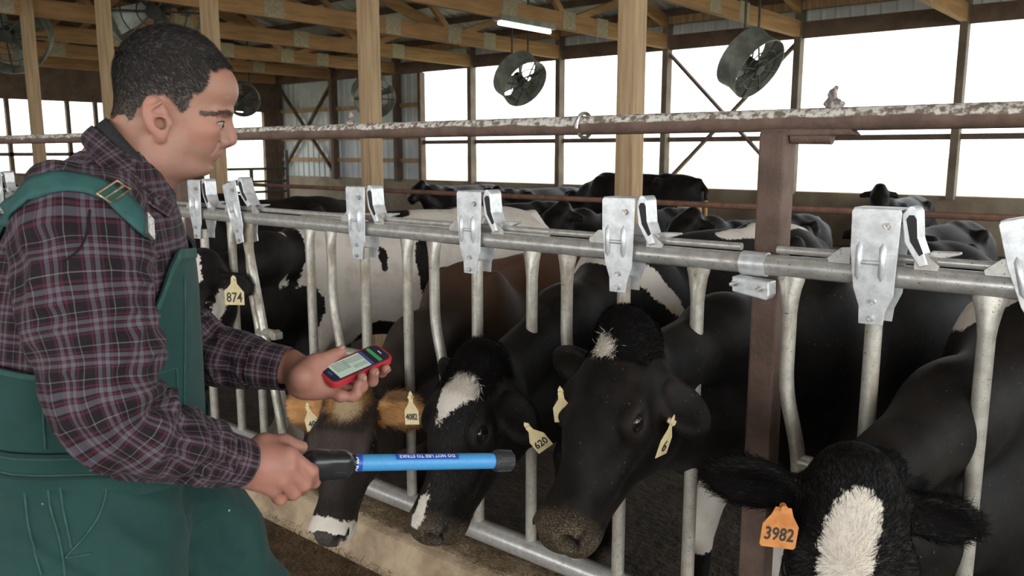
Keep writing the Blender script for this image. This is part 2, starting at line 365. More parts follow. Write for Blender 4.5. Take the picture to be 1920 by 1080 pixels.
def sheet_bracket(parent, x, lean=0.0, base_x=None):
    # stamped latch bracket; its own frame: x right, z up, pivoting about the lower end
    e = empty('latch_bracket', (x, 0, ZR)); e.parent = parent; e.rotation_euler = (0, lean, 0)
    poly = [(-.052, .163), (.052, .163), (.056, .155), (.050, -.045), (.034, -.085), (.031, -.118), (-.026, -.118), (-.028, -.075), (-.044, -.03), (-.056, .06), (-.058, .155)]
    MB().prism(poly, .004, (0, -.040, 0)).build('front_plate', 'galv_plate', e, bevel=.0015)
    MB().prism([(x_, z) for x_, z in poly[2:-2]], .004, (0, .034, 0)).build('back_plate', 'galv_plate', e)
    MB().box((-.054, -.040, .159), (.054, .036, .164)).build('top_plate', 'galv_plate', e, bevel=.002)
    # embossed H
    h = MB(); y = -.0405
    for xx in (-.034, .020): h.tube([(xx, y, .082), (xx, y, .07), (xx, y, .0), (xx+.0, y, -.012)], [.001, .0085, .0085, .001], 10)
    h.tube([(-.032, y, .033), (.018, y, .033)], .0065, 10)
    h.build('emboss', 'galv_plate', e, smooth=True)
    for bx, bz, r in ((.024, .122, .0095), (.004, -.062, .008), (.002, -.104, .008)):
        MB().tube([(bx, -.040, bz), (bx, -.049, bz)], r, 6).build('bolt', 'steel', e)
    # sprung catch on the right with its long slot
    c = MB(); path = [(.052, .150), (.066, .168), (.082, .168), (.088, .158), (.094, .095), (.118, .035), (.098, .028), (.062, .085)]
    c.prism(path, .058, (0, -.030, 0)); c.build('catch', 'galv_plate', e, bevel=.003)
    s = MB(); s.prism([(.064, .140), (.070, .150), (.080, .150), (.0865, .140), (.0905, .098), (.106, .062), (.098, .056), (.076, .088)], .003, (0, -.0325, 0)); s.build('catch_slot', 'slot_dark', e)
    MB().tube([(.074, -.031, .160), (.074, .028, .160)], .0105, 10).build('catch_roll', 'galv_plate', e, smooth=True)
    return e
def lug(parent, x, flip=1):
    MB().prism([(0, 0), (flip*.052, 0), (flip*.055, .012), (flip*.022, .040), (0, .042)], .006, (x, -.020, ZR+.022)).build('lug', 'galv_rail', parent, bevel=.001)
STR = -.245                              # straight bar sits this far before the next locking bar's neighbour
def headlock_panel(x0, x1, locks, label, leans={}):
    e = empty('headlock_panel', (0, FY, 0), label, 'cattle headlock', 'headlock fence panels')
    MB().tube([(x0, 0, ZR), (x1, 0, ZR)], .028, 18).build('top_rail', 'galv_rail', e, smooth=True)
    MB().tube([(x0, 0, ZB), (x1, 0, ZB)], .040, 16).build('bottom_rail', 'galv_rail', e, smooth=True)
    MB().tube([(x0+.02, .012, ZR+.041), (x1-.02, .012, ZR+.041)], .0105, 10).build('release_rod', 'galv_rail', e, smooth=True)
    for x in locks:
        ln = leans.get(x, 0)
        # locking bar under its bracket
        zt = ZR-.075; r = .0205; off = math.sin(ln)
        pivot = Vector((x, 0, ZB+.03)); L = zt-pivot.z
        top = Vector((x + (-.235 if ln else 0), 0, zt)); d = (top-pivot).normalized(); ang = math.atan2(d.x, d.z)
        bm_ = MB(); bm_.tube([top, pivot], r, 14); bm_.build('locking_bar', 'galv_bar', e, smooth=True)
        br = sheet_bracket(e, top.x + d.x/d.z*(ZR-zt), ang)
        lug(e, br.location.x + .085 + (.02 if ln else 0)); lug(e, br.location.x - .062, -1)
        MB().prism([(0, 0), (.05, .016), (.05, .022), (-.012, .02), (-.018, .008)], .02, (br.location.x+.125, .012, ZR+.044)).build('rod_stop', 'galv_rail', e, bevel=.002)
        # fixed straight bar on the neck side, bent bar on the other
        bar_mesh('s', [(x+.245, 0, ZR-.022), (x+.245, 0, ZB)], .0195).build('straight_bar', 'galv_bar', e, smooth=True)
        pth = smooth_path([(x-.213, 0, ZR-.12), (x-.213, 0, 1.03), (x-.165, 0, .845), (x-.165, 0, ZB)], 5, .06)
        bar_mesh('b', [Vector((x-.213, 0, ZR-.022))] + pth, .0195).build('bent_bar', 'galv_bar', e, smooth=True)
        MB().tube([(x-.165, 0, .835), (x-.045, 0, .835)], .021, 12).build('stop_tube', 'galv_bar', e, smooth=True)
        MB().prism([(-.045, -.022), (-.012, -.018), (-.012, .012), (-.045, .022)], .044, (x, -.022, .835)).build('stop_cap', 'galv_bar', e, bevel=.003)
    return e
LK = .601
left = [-1.331 - LK*i for i in range(5)]
headlock_panel(-4.06, -.945, left, 'galvanised headlock fence panel where the brown cow and the two middle black cows feed', {left[3]: 1})
headlock_panel(-.885, 2.2, [-.606, -.606+LK, -.606+2*LK, -.606+3*LK], 'galvanised headlock fence panel right of the rusty post', {-.606+LK: 1})
headlock_panel(-7.2, -4.12, [-4.47 - LK*i for i in range(5)], 'galvanised headlock fence panel passing behind the man')
headlock_panel(-10.35, -7.26, [-7.61 - LK*i for i in range(5)], 'far galvanised headlock fence panel left of the man')
# rusty pipe frame above the headlocks
e = empty('pipe_frame', (0, FY+.085, 0), 'rusty welded steel frame of posts and long top pipe above the headlocks', 'frame')
MB().tube([(x, 0, 1.733+.0*x) for x in np.linspace(-12, 3, 40)], .030, 18).build('top_pipe', 'pipe_top', e, smooth=True)
for px in (-.914, -4.09, -7.23, -10.4):
    MB().box((px-.038, -.030, -.05), (px+.038, .045, 1.705)).build('upright', 'rust', e, bevel=.008)
MB().tube([(-.87, .0, 1.690), (-.765, 0, 1.688)], .019, 12).build('stub_pipe', 'rust', e, smooth=True)
MB().prism([(-.05, .0), (.20, -.0), (.185, .016), (-.05, .02)], .05, (-.90, -.025, 1.692)).build('weld_plate', 'rust', e, bevel=.004)
MB().tube([(-1.555+.012*math.cos(a*.3), .038*math.cos(a), 1.733+.038*math.sin(a)) for a in np.linspace(-2.4, 3.4, 24)], .006, 6).build('pipe_clip', 'steel', e, smooth=True)
# joint sleeves and bolted clamps where panels meet
for jx in (-.915, -7.23):
    e = empty('rail_clamp', (jx, FY, ZR), {-.915: 'bolted clamp joining the top rails at the rusty post', -7.23: 'bolted rail clamp left of the man'}[jx], 'clamp', 'rail clamps')
    MB().tube([(-.040, 0, 0), (.030, 0, 0)], .0325, 18).build('sleeve', 'galv_plate', e, smooth=True)
    MB().prism([(-.052, -.034), (.052, -.040), (.054, -.078), (.046, -.090), (-.050, -.076)], .05, (0, -.040, 0)).build('clamp_plate', 'galv_plate', e, bevel=.004)
    for bx, bz in ((-.042, -.052), (.030, -.060)):
        MB().tube([(bx, -.040, bz), (bx, -.047, bz)], .010, 6).build('nut', 'steel', e)
        MB().tube([(bx, -.045, bz), (bx, -.064, bz)], .0055, 8).build('bolt', 'steel', e, smooth=True)
# ================================================================ SURFACES FROM BLENDED SOLIDS
def axis(lo, hi, flo=None, fhi=None, fine=.006, coarse=.02):
    if flo is None: return np.arange(lo, hi+coarse, coarse, dtype=np.float32)
    a = [np.arange(lo, flo, coarse), np.arange(flo, fhi, fine), np.arange(fhi, hi+coarse, coarse)]
    return np.concatenate(a).astype(np.float32)
class Solid:
    def __init__(s, xs, ys, zs): s.ax = (xs, ys, zs); s.d = np.full((len(xs), len(ys), len(zs)), 9.0, np.float32)
    def sub(s, lo, hi):
        sl = []; cs = []
        for i in range(3):
            a = max(int(np.searchsorted(s.ax[i], lo[i]))-2, 0); b_ = min(int(np.searchsorted(s.ax[i], hi[i]))+2, len(s.ax[i]))
            if b_ <= a: return None, None
            sl.append(slice(a, b_)); sh = [1, 1, 1]; sh[i] = -1; cs.append(s.ax[i][a:b_].reshape(sh))
        return tuple(sl), cs
    def put(s, sl, p, k, mode):
        d = s.d[sl]
        if mode == 'sub': p = -p; h = np.maximum(k-np.abs(d-p), 0)/k; r = np.maximum(d, p) + h*h*k*.25
        else: h = np.maximum(k-np.abs(d-p), 0)/k; r = np.minimum(d, p) - h*h*k*.25
        s.d[sl] = r
    def cone(s, a, b_, ra, rb, k=.02, flat=None, fac=1., mode='add'):
        a = np.array(a, np.float32); b_ = np.array(b_, np.float32); m = max(ra, rb)+k+.02
        sl, (X, Y, Z) = s.sub(np.minimum(a, b_)-m, np.maximum(a, b_)+m)
        if sl is None: return
        u = b_-a; L2 = float(u@u)+1e-12; px, py, pz = X-a[0], Y-a[1], Z-a[2]
        t = np.clip((px*u[0]+py*u[1]+pz*u[2])/L2, 0, 1)
        qx, qy, qz = px-t*u[0], py-t*u[1], pz-t*u[2]
        if flat is not None:
            f = np.array(flat, np.float32); f = f/np.linalg.norm(f); dt = (qx*f[0]+qy*f[1]+qz*f[2])*(fac-1); qx, qy, qz = qx+dt*f[0], qy+dt*f[1], qz+dt*f[2]
        s.put(sl, np.sqrt(qx*qx+qy*qy+qz*qz) - (ra+(rb-ra)*t), k, mode)
    def chain(s, pts, rad, k=.02, **kw):
        for i in range(len(pts)-1): s.cone(pts[i], pts[i+1], rad[i], rad[i+1], k, **kw)
    def ell(s, c, r, R=None, k=.02, mode='add'):
        c = np.array(c, np.float32); r = np.array(r, np.float32); R = np.eye(3, dtype=np.float32) if R is None else np.array(R, np.float32)
        ext = np.sqrt(((R*r[:, None])**2).sum(0))+k+.02
        sl, cs = s.sub(c-ext, c+ext)
        if sl is None: return
        X, Y, Z = cs[0]-c[0], cs[1]-c[1], cs[2]-c[2]
        q = [(X*R[i, 0]+Y*R[i, 1]+Z*R[i, 2]) for i in range(3)]
        k0 = np.sqrt((q[0]/r[0])**2+(q[1]/r[1])**2+(q[2]/r[2])**2); k1 = np.sqrt((q[0]/r[0]**2)**2+(q[1]/r[1]**2)**2+(q[2]/r[2]**2)**2)+1e-6
        s.put(sl, k0*(k0-1)/k1, k, mode)
    def mesh(s):
        # naive surface nets
        d = s.d; S = d < 0; nx, ny, nz = d.shape
        cnt = np.zeros((nx-1, ny-1, nz-1), np.int8)
        offs = [(i, j, k) for i in (0, 1) for j in (0, 1) for k in (0, 1)]
        for i, j, k in offs: cnt += S[i:nx-1+i, j:ny-1+j, k:nz-1+k]
        act = np.argwhere((cnt > 0) & (cnt < 8)); n = len(act); idx = np.full((nx-1, ny-1, nz-1), -1, np.int64)
        idx[act[:, 0], act[:, 1], act[:, 2]] = np.arange(n)
        acc = np.zeros((n, 3)); num = np.zeros(n)
        for i, j, k in offs:
            for a in range(3):
                if (i, j, k)[a]: continue
                p = act + np.array((i, j, k)); q = p.copy(); q[:, a] += 1
                va = d[p[:, 0], p[:, 1], p[:, 2]]; vb = d[q[:, 0], q[:, 1], q[:, 2]]; m = (va < 0) != (vb < 0)
                t = np.where(m, va/(va-vb+1e-12), 0)
                for c in range(3):
                    pa = s.ax[c][p[:, c]]; pb = s.ax[c][q[:, c]]; acc[:, c] += np.where(m, pa+(pb-pa)*t, 0)
                num += m
        V = acc/num[:, None]; Q = []
        for a in range(3):
            b_, c = (a+1) % 3, (a+2) % 3
            sl0 = [slice(None)]*3; sl1 = [slice(None)]*3; sl0[a] = slice(0, -1); sl1[a] = slice(1, None)
            e = np.argwhere(S[tuple(sl0)] != S[tuple(sl1)])
            e = e[(e[:, b_] > 0) & (e[:, c] > 0) & (e[:, b_] < d.shape[b_]-1) & (e[:, c] < d.shape[c]-1)]
            def cell(db, dc): g = e.copy(); g[:, b_] -= db; g[:, c] -= dc; return idx[g[:, 0], g[:, 1], g[:, 2]]
            q = np.stack([cell(1, 1), cell(0, 1), cell(0, 0), cell(1, 0)], 1)
            fl = S[e[:, 0], e[:, 1], e[:, 2]]
            q[~fl] = q[~fl][:, ::-1]; Q.append(q)
        return V, np.concatenate(Q)
def relax(V, Q, it=2, lam=.5):
    E = np.concatenate([Q[:, [0, 1]], Q[:, [1, 2]], Q[:, [2, 3]], Q[:, [3, 0]]])
    for _ in range(it):
        a = np.zeros_like(V); c = np.zeros(len(V))
        for i in range(3): a[:, i] = np.bincount(E[:, 0], V[E[:, 1], i], len(V)) + np.bincount(E[:, 1], V[E[:, 0], i], len(V))
        c = np.bincount(E[:, 0], minlength=len(V)) + np.bincount(E[:, 1], minlength=len(V))
        V = V + lam*(a/np.maximum(c, 1)[:, None]-V)
    return V
def vnormals(V, Q):
    n = np.cross(V[Q[:, 2]]-V[Q[:, 0]], V[Q[:, 3]]-V[Q[:, 1]]); N = np.zeros_like(V)
    for j in range(4):
        for i in range(3): N[:, i] += np.bincount(Q[:, j], n[:, i], len(V))
    return N/(np.linalg.norm(N, axis=1)[:, None]+1e-12)
def np_mesh(name, V, Q, attrs={}, smooth=True):
    me = bpy.data.meshes.new(name); n, f = len(V), len(Q); k = Q.shape[1]
    me.vertices.add(n); me.vertices.foreach_set('co', np.asarray(V, np.float32).ravel())
    me.loops.add(f*k); me.loops.foreach_set('vertex_index', np.asarray(Q, np.int32).ravel())
    me.polygons.add(f); me.polygons.foreach_set('loop_start', np.arange(0, f*k, k, dtype=np.int32)); me.polygons.foreach_set('loop_total', np.full(f, k, np.int32))
    me.update(calc_edges=True)
    if smooth: me.polygons.foreach_set('use_smooth', np.ones(f, bool))
    for a, v in attrs.items():
        v = np.asarray(v, np.float32)
        if v.ndim == 1: at = me.attributes.new(a, 'FLOAT', 'POINT'); at.data.foreach_set('value', v)
        else: at = me.attributes.new(a, 'FLOAT_COLOR', 'POINT'); at.data.foreach_set('color', np.concatenate([v, np.ones((len(v), 1))], 1).astype(np.float32).ravel())
    me.validate(); return me
def vnoise(P, scale, seed=0):
    # cheap smooth value noise, vectorised
    p = P*scale+seed*17.31; i = np.floor(p).astype(np.int64); f = p-i; f = f*f*(3-2*f); out = 0
    for dx in (0, 1):
        for dy in (0, 1):
            for dz in (0, 1):
                h = (i[:, 0]+dx)*374761393 + (i[:, 1]+dy)*668265263 + (i[:, 2]+dz)*2147483647; h = (h ^ (h >> 13))*1274126177; h = ((h ^ (h >> 16)) & 0xffff)/65535.
                w = (f[:, 0] if dx else 1-f[:, 0])*(f[:, 1] if dy else 1-f[:, 1])*(f[:, 2] if dz else 1-f[:, 2]); out = out + h*w
    return out
def blades(P, N, D, L, Wd, colr, curl=.3, rng=RNG):
    # short hair blades: P roots, N normals, D lie direction, L lengths
    n = len(P); side = np.cross(N, D); side /= np.linalg.norm(side, axis=1)[:, None]+1e-9
    d1 = D*(1-curl*.5)+N*curl; d1 /= np.linalg.norm(d1, axis=1)[:, None]+1e-9; d2 = D+N*curl*.2; d2 /= np.linalg.norm(d2, axis=1)[:, None]+1e-9
    L = L[:, None]; Wd = np.broadcast_to(np.asarray(Wd), (n,))[:, None]
    m = P+d1*L*.5; tip = m+d2*L*.5
    V = np.stack([P-side*Wd, P+side*Wd, m+side*Wd*.7, m-side*Wd*.7, tip], 1).reshape(-1, 3)
    b_ = np.arange(n)[:, None]*5
    F = np.concatenate([b_+np.array([[0, 1, 2]]), b_+np.array([[0, 2, 3]]), b_+np.array([[3, 2, 4]])])
    return V, F, np.repeat(colr, 5, 0)
def scatter(V, Q, mask, n, rng=RNG):
    q = Q[mask[Q].all(1)]
    if not len(q): return None
    ar = np.linalg.norm(np.cross(V[q[:, 2]]-V[q[:, 0]], V[q[:, 3]]-V[q[:, 1]]), axis=1); i = rng.choice(len(q), n, p=ar/ar.sum())
    u, v = rng.rand(n, 1), rng.rand(n, 1); w = np.concatenate([(1-u)*(1-v), u*(1-v), u*v, (1-u)*v], 1)
    return q[i], w
# ---------------------------------------------------------------- cow materials
def coat_material(name, white=(.72, .66, .58)):
    m, t, b = newmat(name); v = t.coord('Object')
    base = t.attr('col')['Color']; wf = t.attr('white')['Fac']
    n = t.noise(v, 75, 4); n2 = t.noise(v, 9, 4); n3 = t.noise(v, 420, 2)
    k = t.step(t.math('ADD', wf, t.math('MULTIPLY', t.math('SUBTRACT', n, .5), .035)), -.003, .004)
    base = t.mix(t.math('MULTIPLY', t.step(n2, .35, .75), .5), base, t.mix(.5, base, (.05, .036, .026)))
    wcol = t.mix(t.math('MULTIPLY', t.step(n2, .45, .75), .55), white, tuple(x*y for x, y in zip(white, (.72, .62, .50))))
    sp = t.math('MULTIPLY', t.step(t.noise(v, 130, 1), .74, .77), .5)
    col = t.mix(k, base, wcol); col = t.mix(sp, col, (.22, .17, .11))
    dirt = t.attr('dirt')['Fac']; col = t.mix(t.math('MULTIPLY', t.step(t.noise(v, 330, 4), .47, .60), dirt), col, (.26, .185, .085))
    pink = t.attr('pink')['Fac']; col = t.mix(pink, col, t.mix(t.step(n, .4, .6), (.50, .27, .22), (.30, .22, .21)))
    setp(t, b, col=col, rough=.55, spec=.16, sheen=.015, normal=t.bump(t.math('ADD', n3, t.math('MULTIPLY', n, .6)), .35, .004)); return m
coat_material('cow_coat'); coat_material('jersey_coat', (.74, .68, .58)); coat_material('tan_coat', (.66, .40, .17))  # tan_coat paints the glow of light through pale belly hair into the colour
m, t, b = newmat('hair_strand'); setp(t, b, col=t.attr('col')['Color'], rough=.8, spec=.12)
m, t, b = newmat('cow_eye'); setp(t, b, col=(.012, .009, .008), rough=.06, spec=.6)
mat('hoof', (.07, .06, .05), (.04, .035, .03), 20, .5)
mat('tag_yellow', (.70, .59, .33), (.60, .48, .25), 24, .45, bump=.05)
mat('tag_orange', (.66, .27, .075), (.50, .18, .045), 26, .5, bump=.08)
mat('ink', (.035, .03, .028), rough=.6, bump=0)
# ---------------------------------------------------------------- cow builder
def head_frame(yaw, pitch, roll):
    f = np.array([math.sin(yaw), -math.cos(yaw), 0]); l = np.array([math.cos(yaw), math.sin(yaw), 0]); u = np.array([0, 0, 1.])
    h = f*math.cos(pitch)-u*math.sin(pitch); n = f*math.sin(pitch)+u*math.cos(pitch)
    return np.array([h, l*math.cos(roll)+n*math.sin(roll), -l*math.sin(roll)+n*math.cos(roll)])
def nrm(v): v = np.array(v, float); return v/np.linalg.norm(v)
def cow_solid(poll, hd, hs, wit, bdir, k=1.0, ears=None, fine=.0058, coarse=.02, lying=False, ground=-.05, tail=True, detail=True, horn_bump=0, ew=.35, fleg=0.0):
    H = head_frame(*hd); poll = np.array(poll, float); wit = np.array(wit, float); b_ = nrm((bdir[0], bdir[1], 0)); sd = np.array([b_[1], -b_[0], 0]); z = np.array([0, 0, 1.])
    def hp(h, l, n): return poll + hs*(H[0]*h+H[1]*l+H[2]*n)
    def bp(t, s, u): return wit + k*(b_*t+sd*s+z*u)
    B = np.array([b_, sd, z])
    pts = np.array([hp(.52, .14, 0), hp(.52, -.14, -.2), hp(-.1, .3, .1), hp(-.1, -.3, -.2), hp(.3, .28, 0), hp(.3, -.28, 0)])
    flo, fhi = pts.min(0)-.02, pts.max(0)+.02
    cor = np.array([bp(t, s, 0) for t in (-.35, 1.75) for s in (-.42, .42)]); lo = np.minimum(flo, cor.min(0)-.03); hi = np.maximum(fhi, cor.max(0)+.03)
    lo[2] = ground-.06; hi[2] = max(wit[2]+.14, fhi[2])
    ax = [axis(lo[i], hi[i], max(flo[i], lo[i]), min(fhi[i], hi[i]), fine, coarse) if detail else axis(lo[i], hi[i], coarse=coarse) for i in range(3)]
    S = Solid(*ax)
    # trunk
    S.ell(bp(.66, 0, -.40), (.70*k, .325*k, .37*k), B, .05)
    S.ell(bp(.95, 0, -.52), (.42*k, .30*k, .29*k), B, .08)
    S.ell(bp(.05, 0, -.42), (.36*k, .225*k, .39*k), B, .12)
    S.ell(bp(1.22, 0, -.26), (.33*k, .255*k, .25*k), B, .10)
    S.cone(bp(.0, 0, -.07), bp(1.0, 0, -.075), .062*k, .055*k, .10); S.cone(bp(1.0, 0, -.07), bp(1.45, 0, -.10), .06*k, .05*k, .10)
    for s in (-1, 1):
        S.ell(bp(1.03, s*.215, -.085), (.06*k, .045*k, .05*k), B, .09); S.ell(bp(1.45, s*.115, -.16), (.05*k, .04*k, .05*k), B, .07)
        S.ell(bp(.03, s*.17, -.36), (.15*k, .085*k, .33*k), B, .09)
        S.ell(bp(1.2, s*.17, -.50), (.22*k, .10*k, .30*k), B, .10)
    S.ell(bp(-.22, 0, -.62), (.16*k, .12*k, .20*k), B, .12)
    # neck
    back = hp(.06, 0, -.10); low = hp(.17, 0, -.19); w0 = bp(-.02, 0, -.20); w1 = bp(-.14, 0, -.50)
    for a, c, r0, r1, lift in ((back, w0, .085*hs, .135*k, .03), (low, w1, .085*hs, .16*k, -.04)):
        mid = (a+c)/2+z*lift; ax_ = nrm(np.cross(c-a, z)); r_ = (r0+r1)/2*.98
        S.cone(a, mid, r0, r_, .09, flat=ax_, fac=1.15); S.cone(mid, c, r_, r1, .12, flat=ax_, fac=1.12)
    # legs
    if not lying:
        gz = ground
        for s in (-1, 1):
            e0 = bp(.05+fleg*.35, s*.15, -.62); kn = bp(.02+fleg, s*.14, 0); kn[2] = gz+.40; ft = bp(.03+fleg*1.1, s*.14, 0); ft[2] = gz+.10; ho = bp(-.02+fleg*1.1, s*.14, 0); ho[2] = gz+.035
            S.chain([e0, (e0+kn)/2+b_*.01, kn, ft, ho], [.105*k, .07*k, .052*k, .04*k, .05*k], .04); S.ell(ho-z*.0, (.065*k, .05*k, .038*k), B, .02)
            st = bp(1.08, s*.19, -.66); hk = bp(1.46, s*.14, 0); hk[2] = gz+.50; ff = bp(1.36, s*.14, 0); ff[2] = gz+.10; hh = bp(1.30, s*.14, 0); hh[2] = gz+.035
            S.chain([bp(1.2, s*.15, -.4), st, hk], [.17*k, .13*k, .058*k], .06); S.chain([hk, ff, hh], [.052*k, .04*k, .05*k], .03); S.ell(hh, (.065*k, .05*k, .038*k), B, .02)
        S.ell(bp(1.12, 0, -.78), (.19*k, .14*k, .13*k), B, .05)
        for s in (-1, 1):
            for t_ in (1.04, 1.2): S.cone(bp(t_, s*.07, -.86), bp(t_, s*.075, -.95), .016, .012, .01)
    else:
        for s in (-1, 1):
            a = bp(.0, s*.16, -.70); c = bp(-.32, s*.17, 0); c[2] = ground+.07; d_ = bp(.02, s*.20, 0); d_[2] = ground+.06
            S.chain([a, c, d_], [.11*k, .06*k, .05*k], .05)
            a = bp(1.15, s*.22, -.55); c = bp(.72, s*.36, 0); c[2] = ground+.16; d_ = bp(1.15, s*.40, 0); d_[2] = ground+.07
            S.chain([a, c, d_], [.19*k, .10*k, .055*k], .06)
    if tail:
        tp = [bp(1.50, 0, -.06), bp(1.60, 0, -.18), bp(1.62, .02, -.5), bp(1.60, .03, -.85)]
        if lying: tp = [p*1 for p in tp]; 
        S.chain(tp, [.035, .03, .022, .03], .03)
    # head
    HR = H
    def he(h, l, n, r, k_=.03, mode='add'): S.ell(hp(h, l, n), np.array(r)*hs, HR, k_*hs, mode)
    he(.09, 0, -.075, (.125, .098, .095), .05)
    he(.15, 0, -.028, (.15, .102, .055), .05)
    S.cone(hp(.17, 0, -.075), hp(.40, 0, -.068), .090*hs, .062*hs, .05, flat=H[1], fac=1.08)
    he(.440, 0, -.068, (.072, .070, .060), .04)
    he(.47, 0, -.045, (.042, .070, .045), .03)
    he(.462, 0, -.125, (.048, .052, .034), .025)
    S.cone(hp(.17, 0, -.20), hp(.42, 0, -.125), .066*hs, .046*hs, .05)
    for s in (-1, 1):
        he(.155, s*.055, -.155, (.11, .045, .10), .05)
        S.cone(hp(.20, s*.088, -.075), hp(.33, s*.060, -.085), .022*hs, .016*hs, .05)
        he(.165, s*.096, -.012, (.045, .022, .020), .025)
    he(-.005, 0, -.035, (.06, .07+.0*horn_bump, .058), .05)
    if ears is None: ears = [((.15, 1, -.25), (.5, .2, .8), .15), ((.15, -1, -.25), (.5, -.2, .8), .15)]
    ear_info = []
    for s, (dr, fn, ln) in zip((1, -1), ears):
        e1 = nrm(np.array(dr) @ H); e3 = np.array(fn) @ H; e3 = nrm(e3-e1*(e3@e1)); e2 = np.cross(e3, e1); base = hp(.055, s*.085, -.075); R = np.array([e1, e2, e3])
        c = base+e1*(ln*.62)*hs; S.cone(base, base+e1*ln*.35*hs, .034*hs, .036*hs, .03)
        S.ell(c, np.array((ln*.54, ln*ew, .021))*hs, R, .02)
        if detail: S.ell(c+e3*.030*hs-e1*.01*hs, np.array((ln*.44, ln*(ew-.09), .028))*hs, R, .012, 'sub')
        ear_info.append((c, R, base+e1*ln*hs*1.15))
    if detail:
        for s in (-1, 1):
            he(.19, s*.100, -.026, (.044, .024, .036), .02)
            he(.19, s*.126, -.024, (.031, .024, .0215), .006, 'sub')
            he(.496, s*.046, -.040, (.026, .017, .030), .010, 'sub'); he(.474, s*.070, -.050, (.024, .018, .011), .010, 'sub')
            S.cone(hp(.385, s*.075, -.118), hp(.50, s*.035, -.098), .005*hs, .005*hs, .012, mode='sub')
    return S, hp, bp, H, B, ear_info
def make_tag(parent, pos, R, txt, m='tag_yellow', w=.056, h=.078, neck=True, label=None, size=.036):
    # R rows: right, up, out of the printed face
    if neck: poly = [(-w/2, -h), (w/2, -h), (w/2, -h*.42), (w*.16, 0-.005), (w*.13, .022), (0, .032), (-w*.13, .022), (-w*.16, -.005), (-w/2, -h*.42)]
    else: poly = [(-w/2+.004, -h), (w/2-.004, -h), (w/2, -h+.005), (w/2, -.028), (w*.30, -.005), (w*.22, .012), (-w*.22, .012), (-w*.30, -.005), (-w/2, -.028), (-w/2, -h+.005)]
    o = MB().prism(poly, .0022, (0, 0, 0), (1, 0, 0), (0, 1, 0), (0, 0, -1)).build('ear_tag', m, parent, bevel=.0006)
    M = Matrix(((R[0][0], R[1][0], R[2][0], pos[0]), (R[0][1], R[1][1], R[2][1], pos[1]), (R[0][2], R[1][2], R[2][2], pos[2]), (0, 0, 0, 1)))
    o.matrix_local = M
    if label: o['label'] = label
    if txt:
        t_ = link('tag_number', text_mesh(txt, size, .0003, .0007), 'ink', o); t_.location = (0, -h*.68 if neck else -h*.62, .0010); t_.scale = (min(1, w*.92/(len(txt)*size*.56)), 1, 1)
    MB().tube([(0, .012, .006), (0, .012, -.010)], .007, 10).build('tag_button', 'tag_yellow' if m == 'tag_yellow' else m, o)
    return o
def build_cow(name, label, S, pattern, hp, bp, H, matname='cow_coat', group=None, root_at=None, eyes=True, smooth=2, cat='cow', hs=1.):
    V, Q = S.mesh(); V = relax(V, Q, smooth, .45)
    g = bp(.65, 0, 0); root = empty(name, (g[0], g[1], -.05), label, cat, group); rl = np.array((g[0], g[1], -.05))
    at = pattern(V); me = np_mesh('body', V-rl, Q, at); o = link('body', me, matname, root)
    if eyes:
        for s in (-1, 1):
            c = hp(.19, s*.095, -.025)-rl; bm = bmesh.new(); bmesh.ops.create_uvsphere(bm, u_segments=16, v_segments=10, radius=.0265*hs); m2 = bpy.data.meshes.new('eye'); bm.to_mesh(m2); bm.free()
            link('eye', m2, 'cow_eye', root, tuple(c), smooth=True)
    return root, V, Q, at, rl
def hloc(V, poll, H, hs): return ((V-np.array(poll)) @ H.T)/hs
def bloc(V, wit, B, k): return ((V-np.array(wit)) @ B.T)/k
def lab_noise(V, seed, amp=.03): return (vnoise(V, 16, seed)-.5)*amp*2 + (vnoise(V, 45, seed+3)-.5)*amp
def eld(P, c, r): # rough signed distance (inside positive) of an ellipsoid region
    q = (P-np.array(c))/np.array(r); return (1-np.linalg.norm(q, axis=1))*min(r)
def seg(P, a, b_, ra, rb):
    a, b_ = np.array(a), np.array(b_); u = b_-a; t = np.clip(((P-a)@u)/(u@u), 0, 1); return ra+(rb-ra)*t-np.linalg.norm(P-a-t[:, None]*u, axis=1)
def coat_hair(root, rl, V, Q, at, mask, n, lie, length, wd, seed=1, curl=.35, jit=.35, name='coat_hair', tint=None):
    rng = np.random.RandomState(seed); r = scatter(V, Q, mask, n, rng)
    if r is None: return
    q, w = r; P = (V[q]*w[:, :, None]).sum(1); Nn = vnormals(V, Q); N = (Nn[q]*w[:, :, None]).sum(1); N /= np.linalg.norm(N, axis=1)[:, None]+1e-9
    D = lie(P)+rng.randn(n, 3)*jit; D -= N*(D*N).sum(1)[:, None]; D /= np.linalg.norm(D, axis=1)[:, None]+1e-9
    col = (at['col'][q]*w[:, :, None]).sum(1); wh = (at['white'][q]*w).sum(1)+rng.randn(n)*.004; col = np.where(wh[:, None] > 0, np.array([[.70, .63, .54]]), col)*(.75+.5*rng.rand(n, 1))
    if tint is not None: col = tint(P, col, rng)
    Vb, Fb, cb = blades(P-rl, N, D, length*(.6+.8*rng.rand(n)), wd, np.clip(col, 0, 1), curl)
    o = link(name, np_mesh(name, Vb, Fb, {'col': cb}, smooth=False), 'hair_strand', root); o['kind'] = 'stuff'; return o
BLK = np.array([.0036, .0031, .0029])
def base_at(V): return dict(col=np.tile(BLK, (len(V), 1)), white=np.full(len(V), -1.), dirt=np.zeros(len(V)), pink=np.zeros(len(V)))
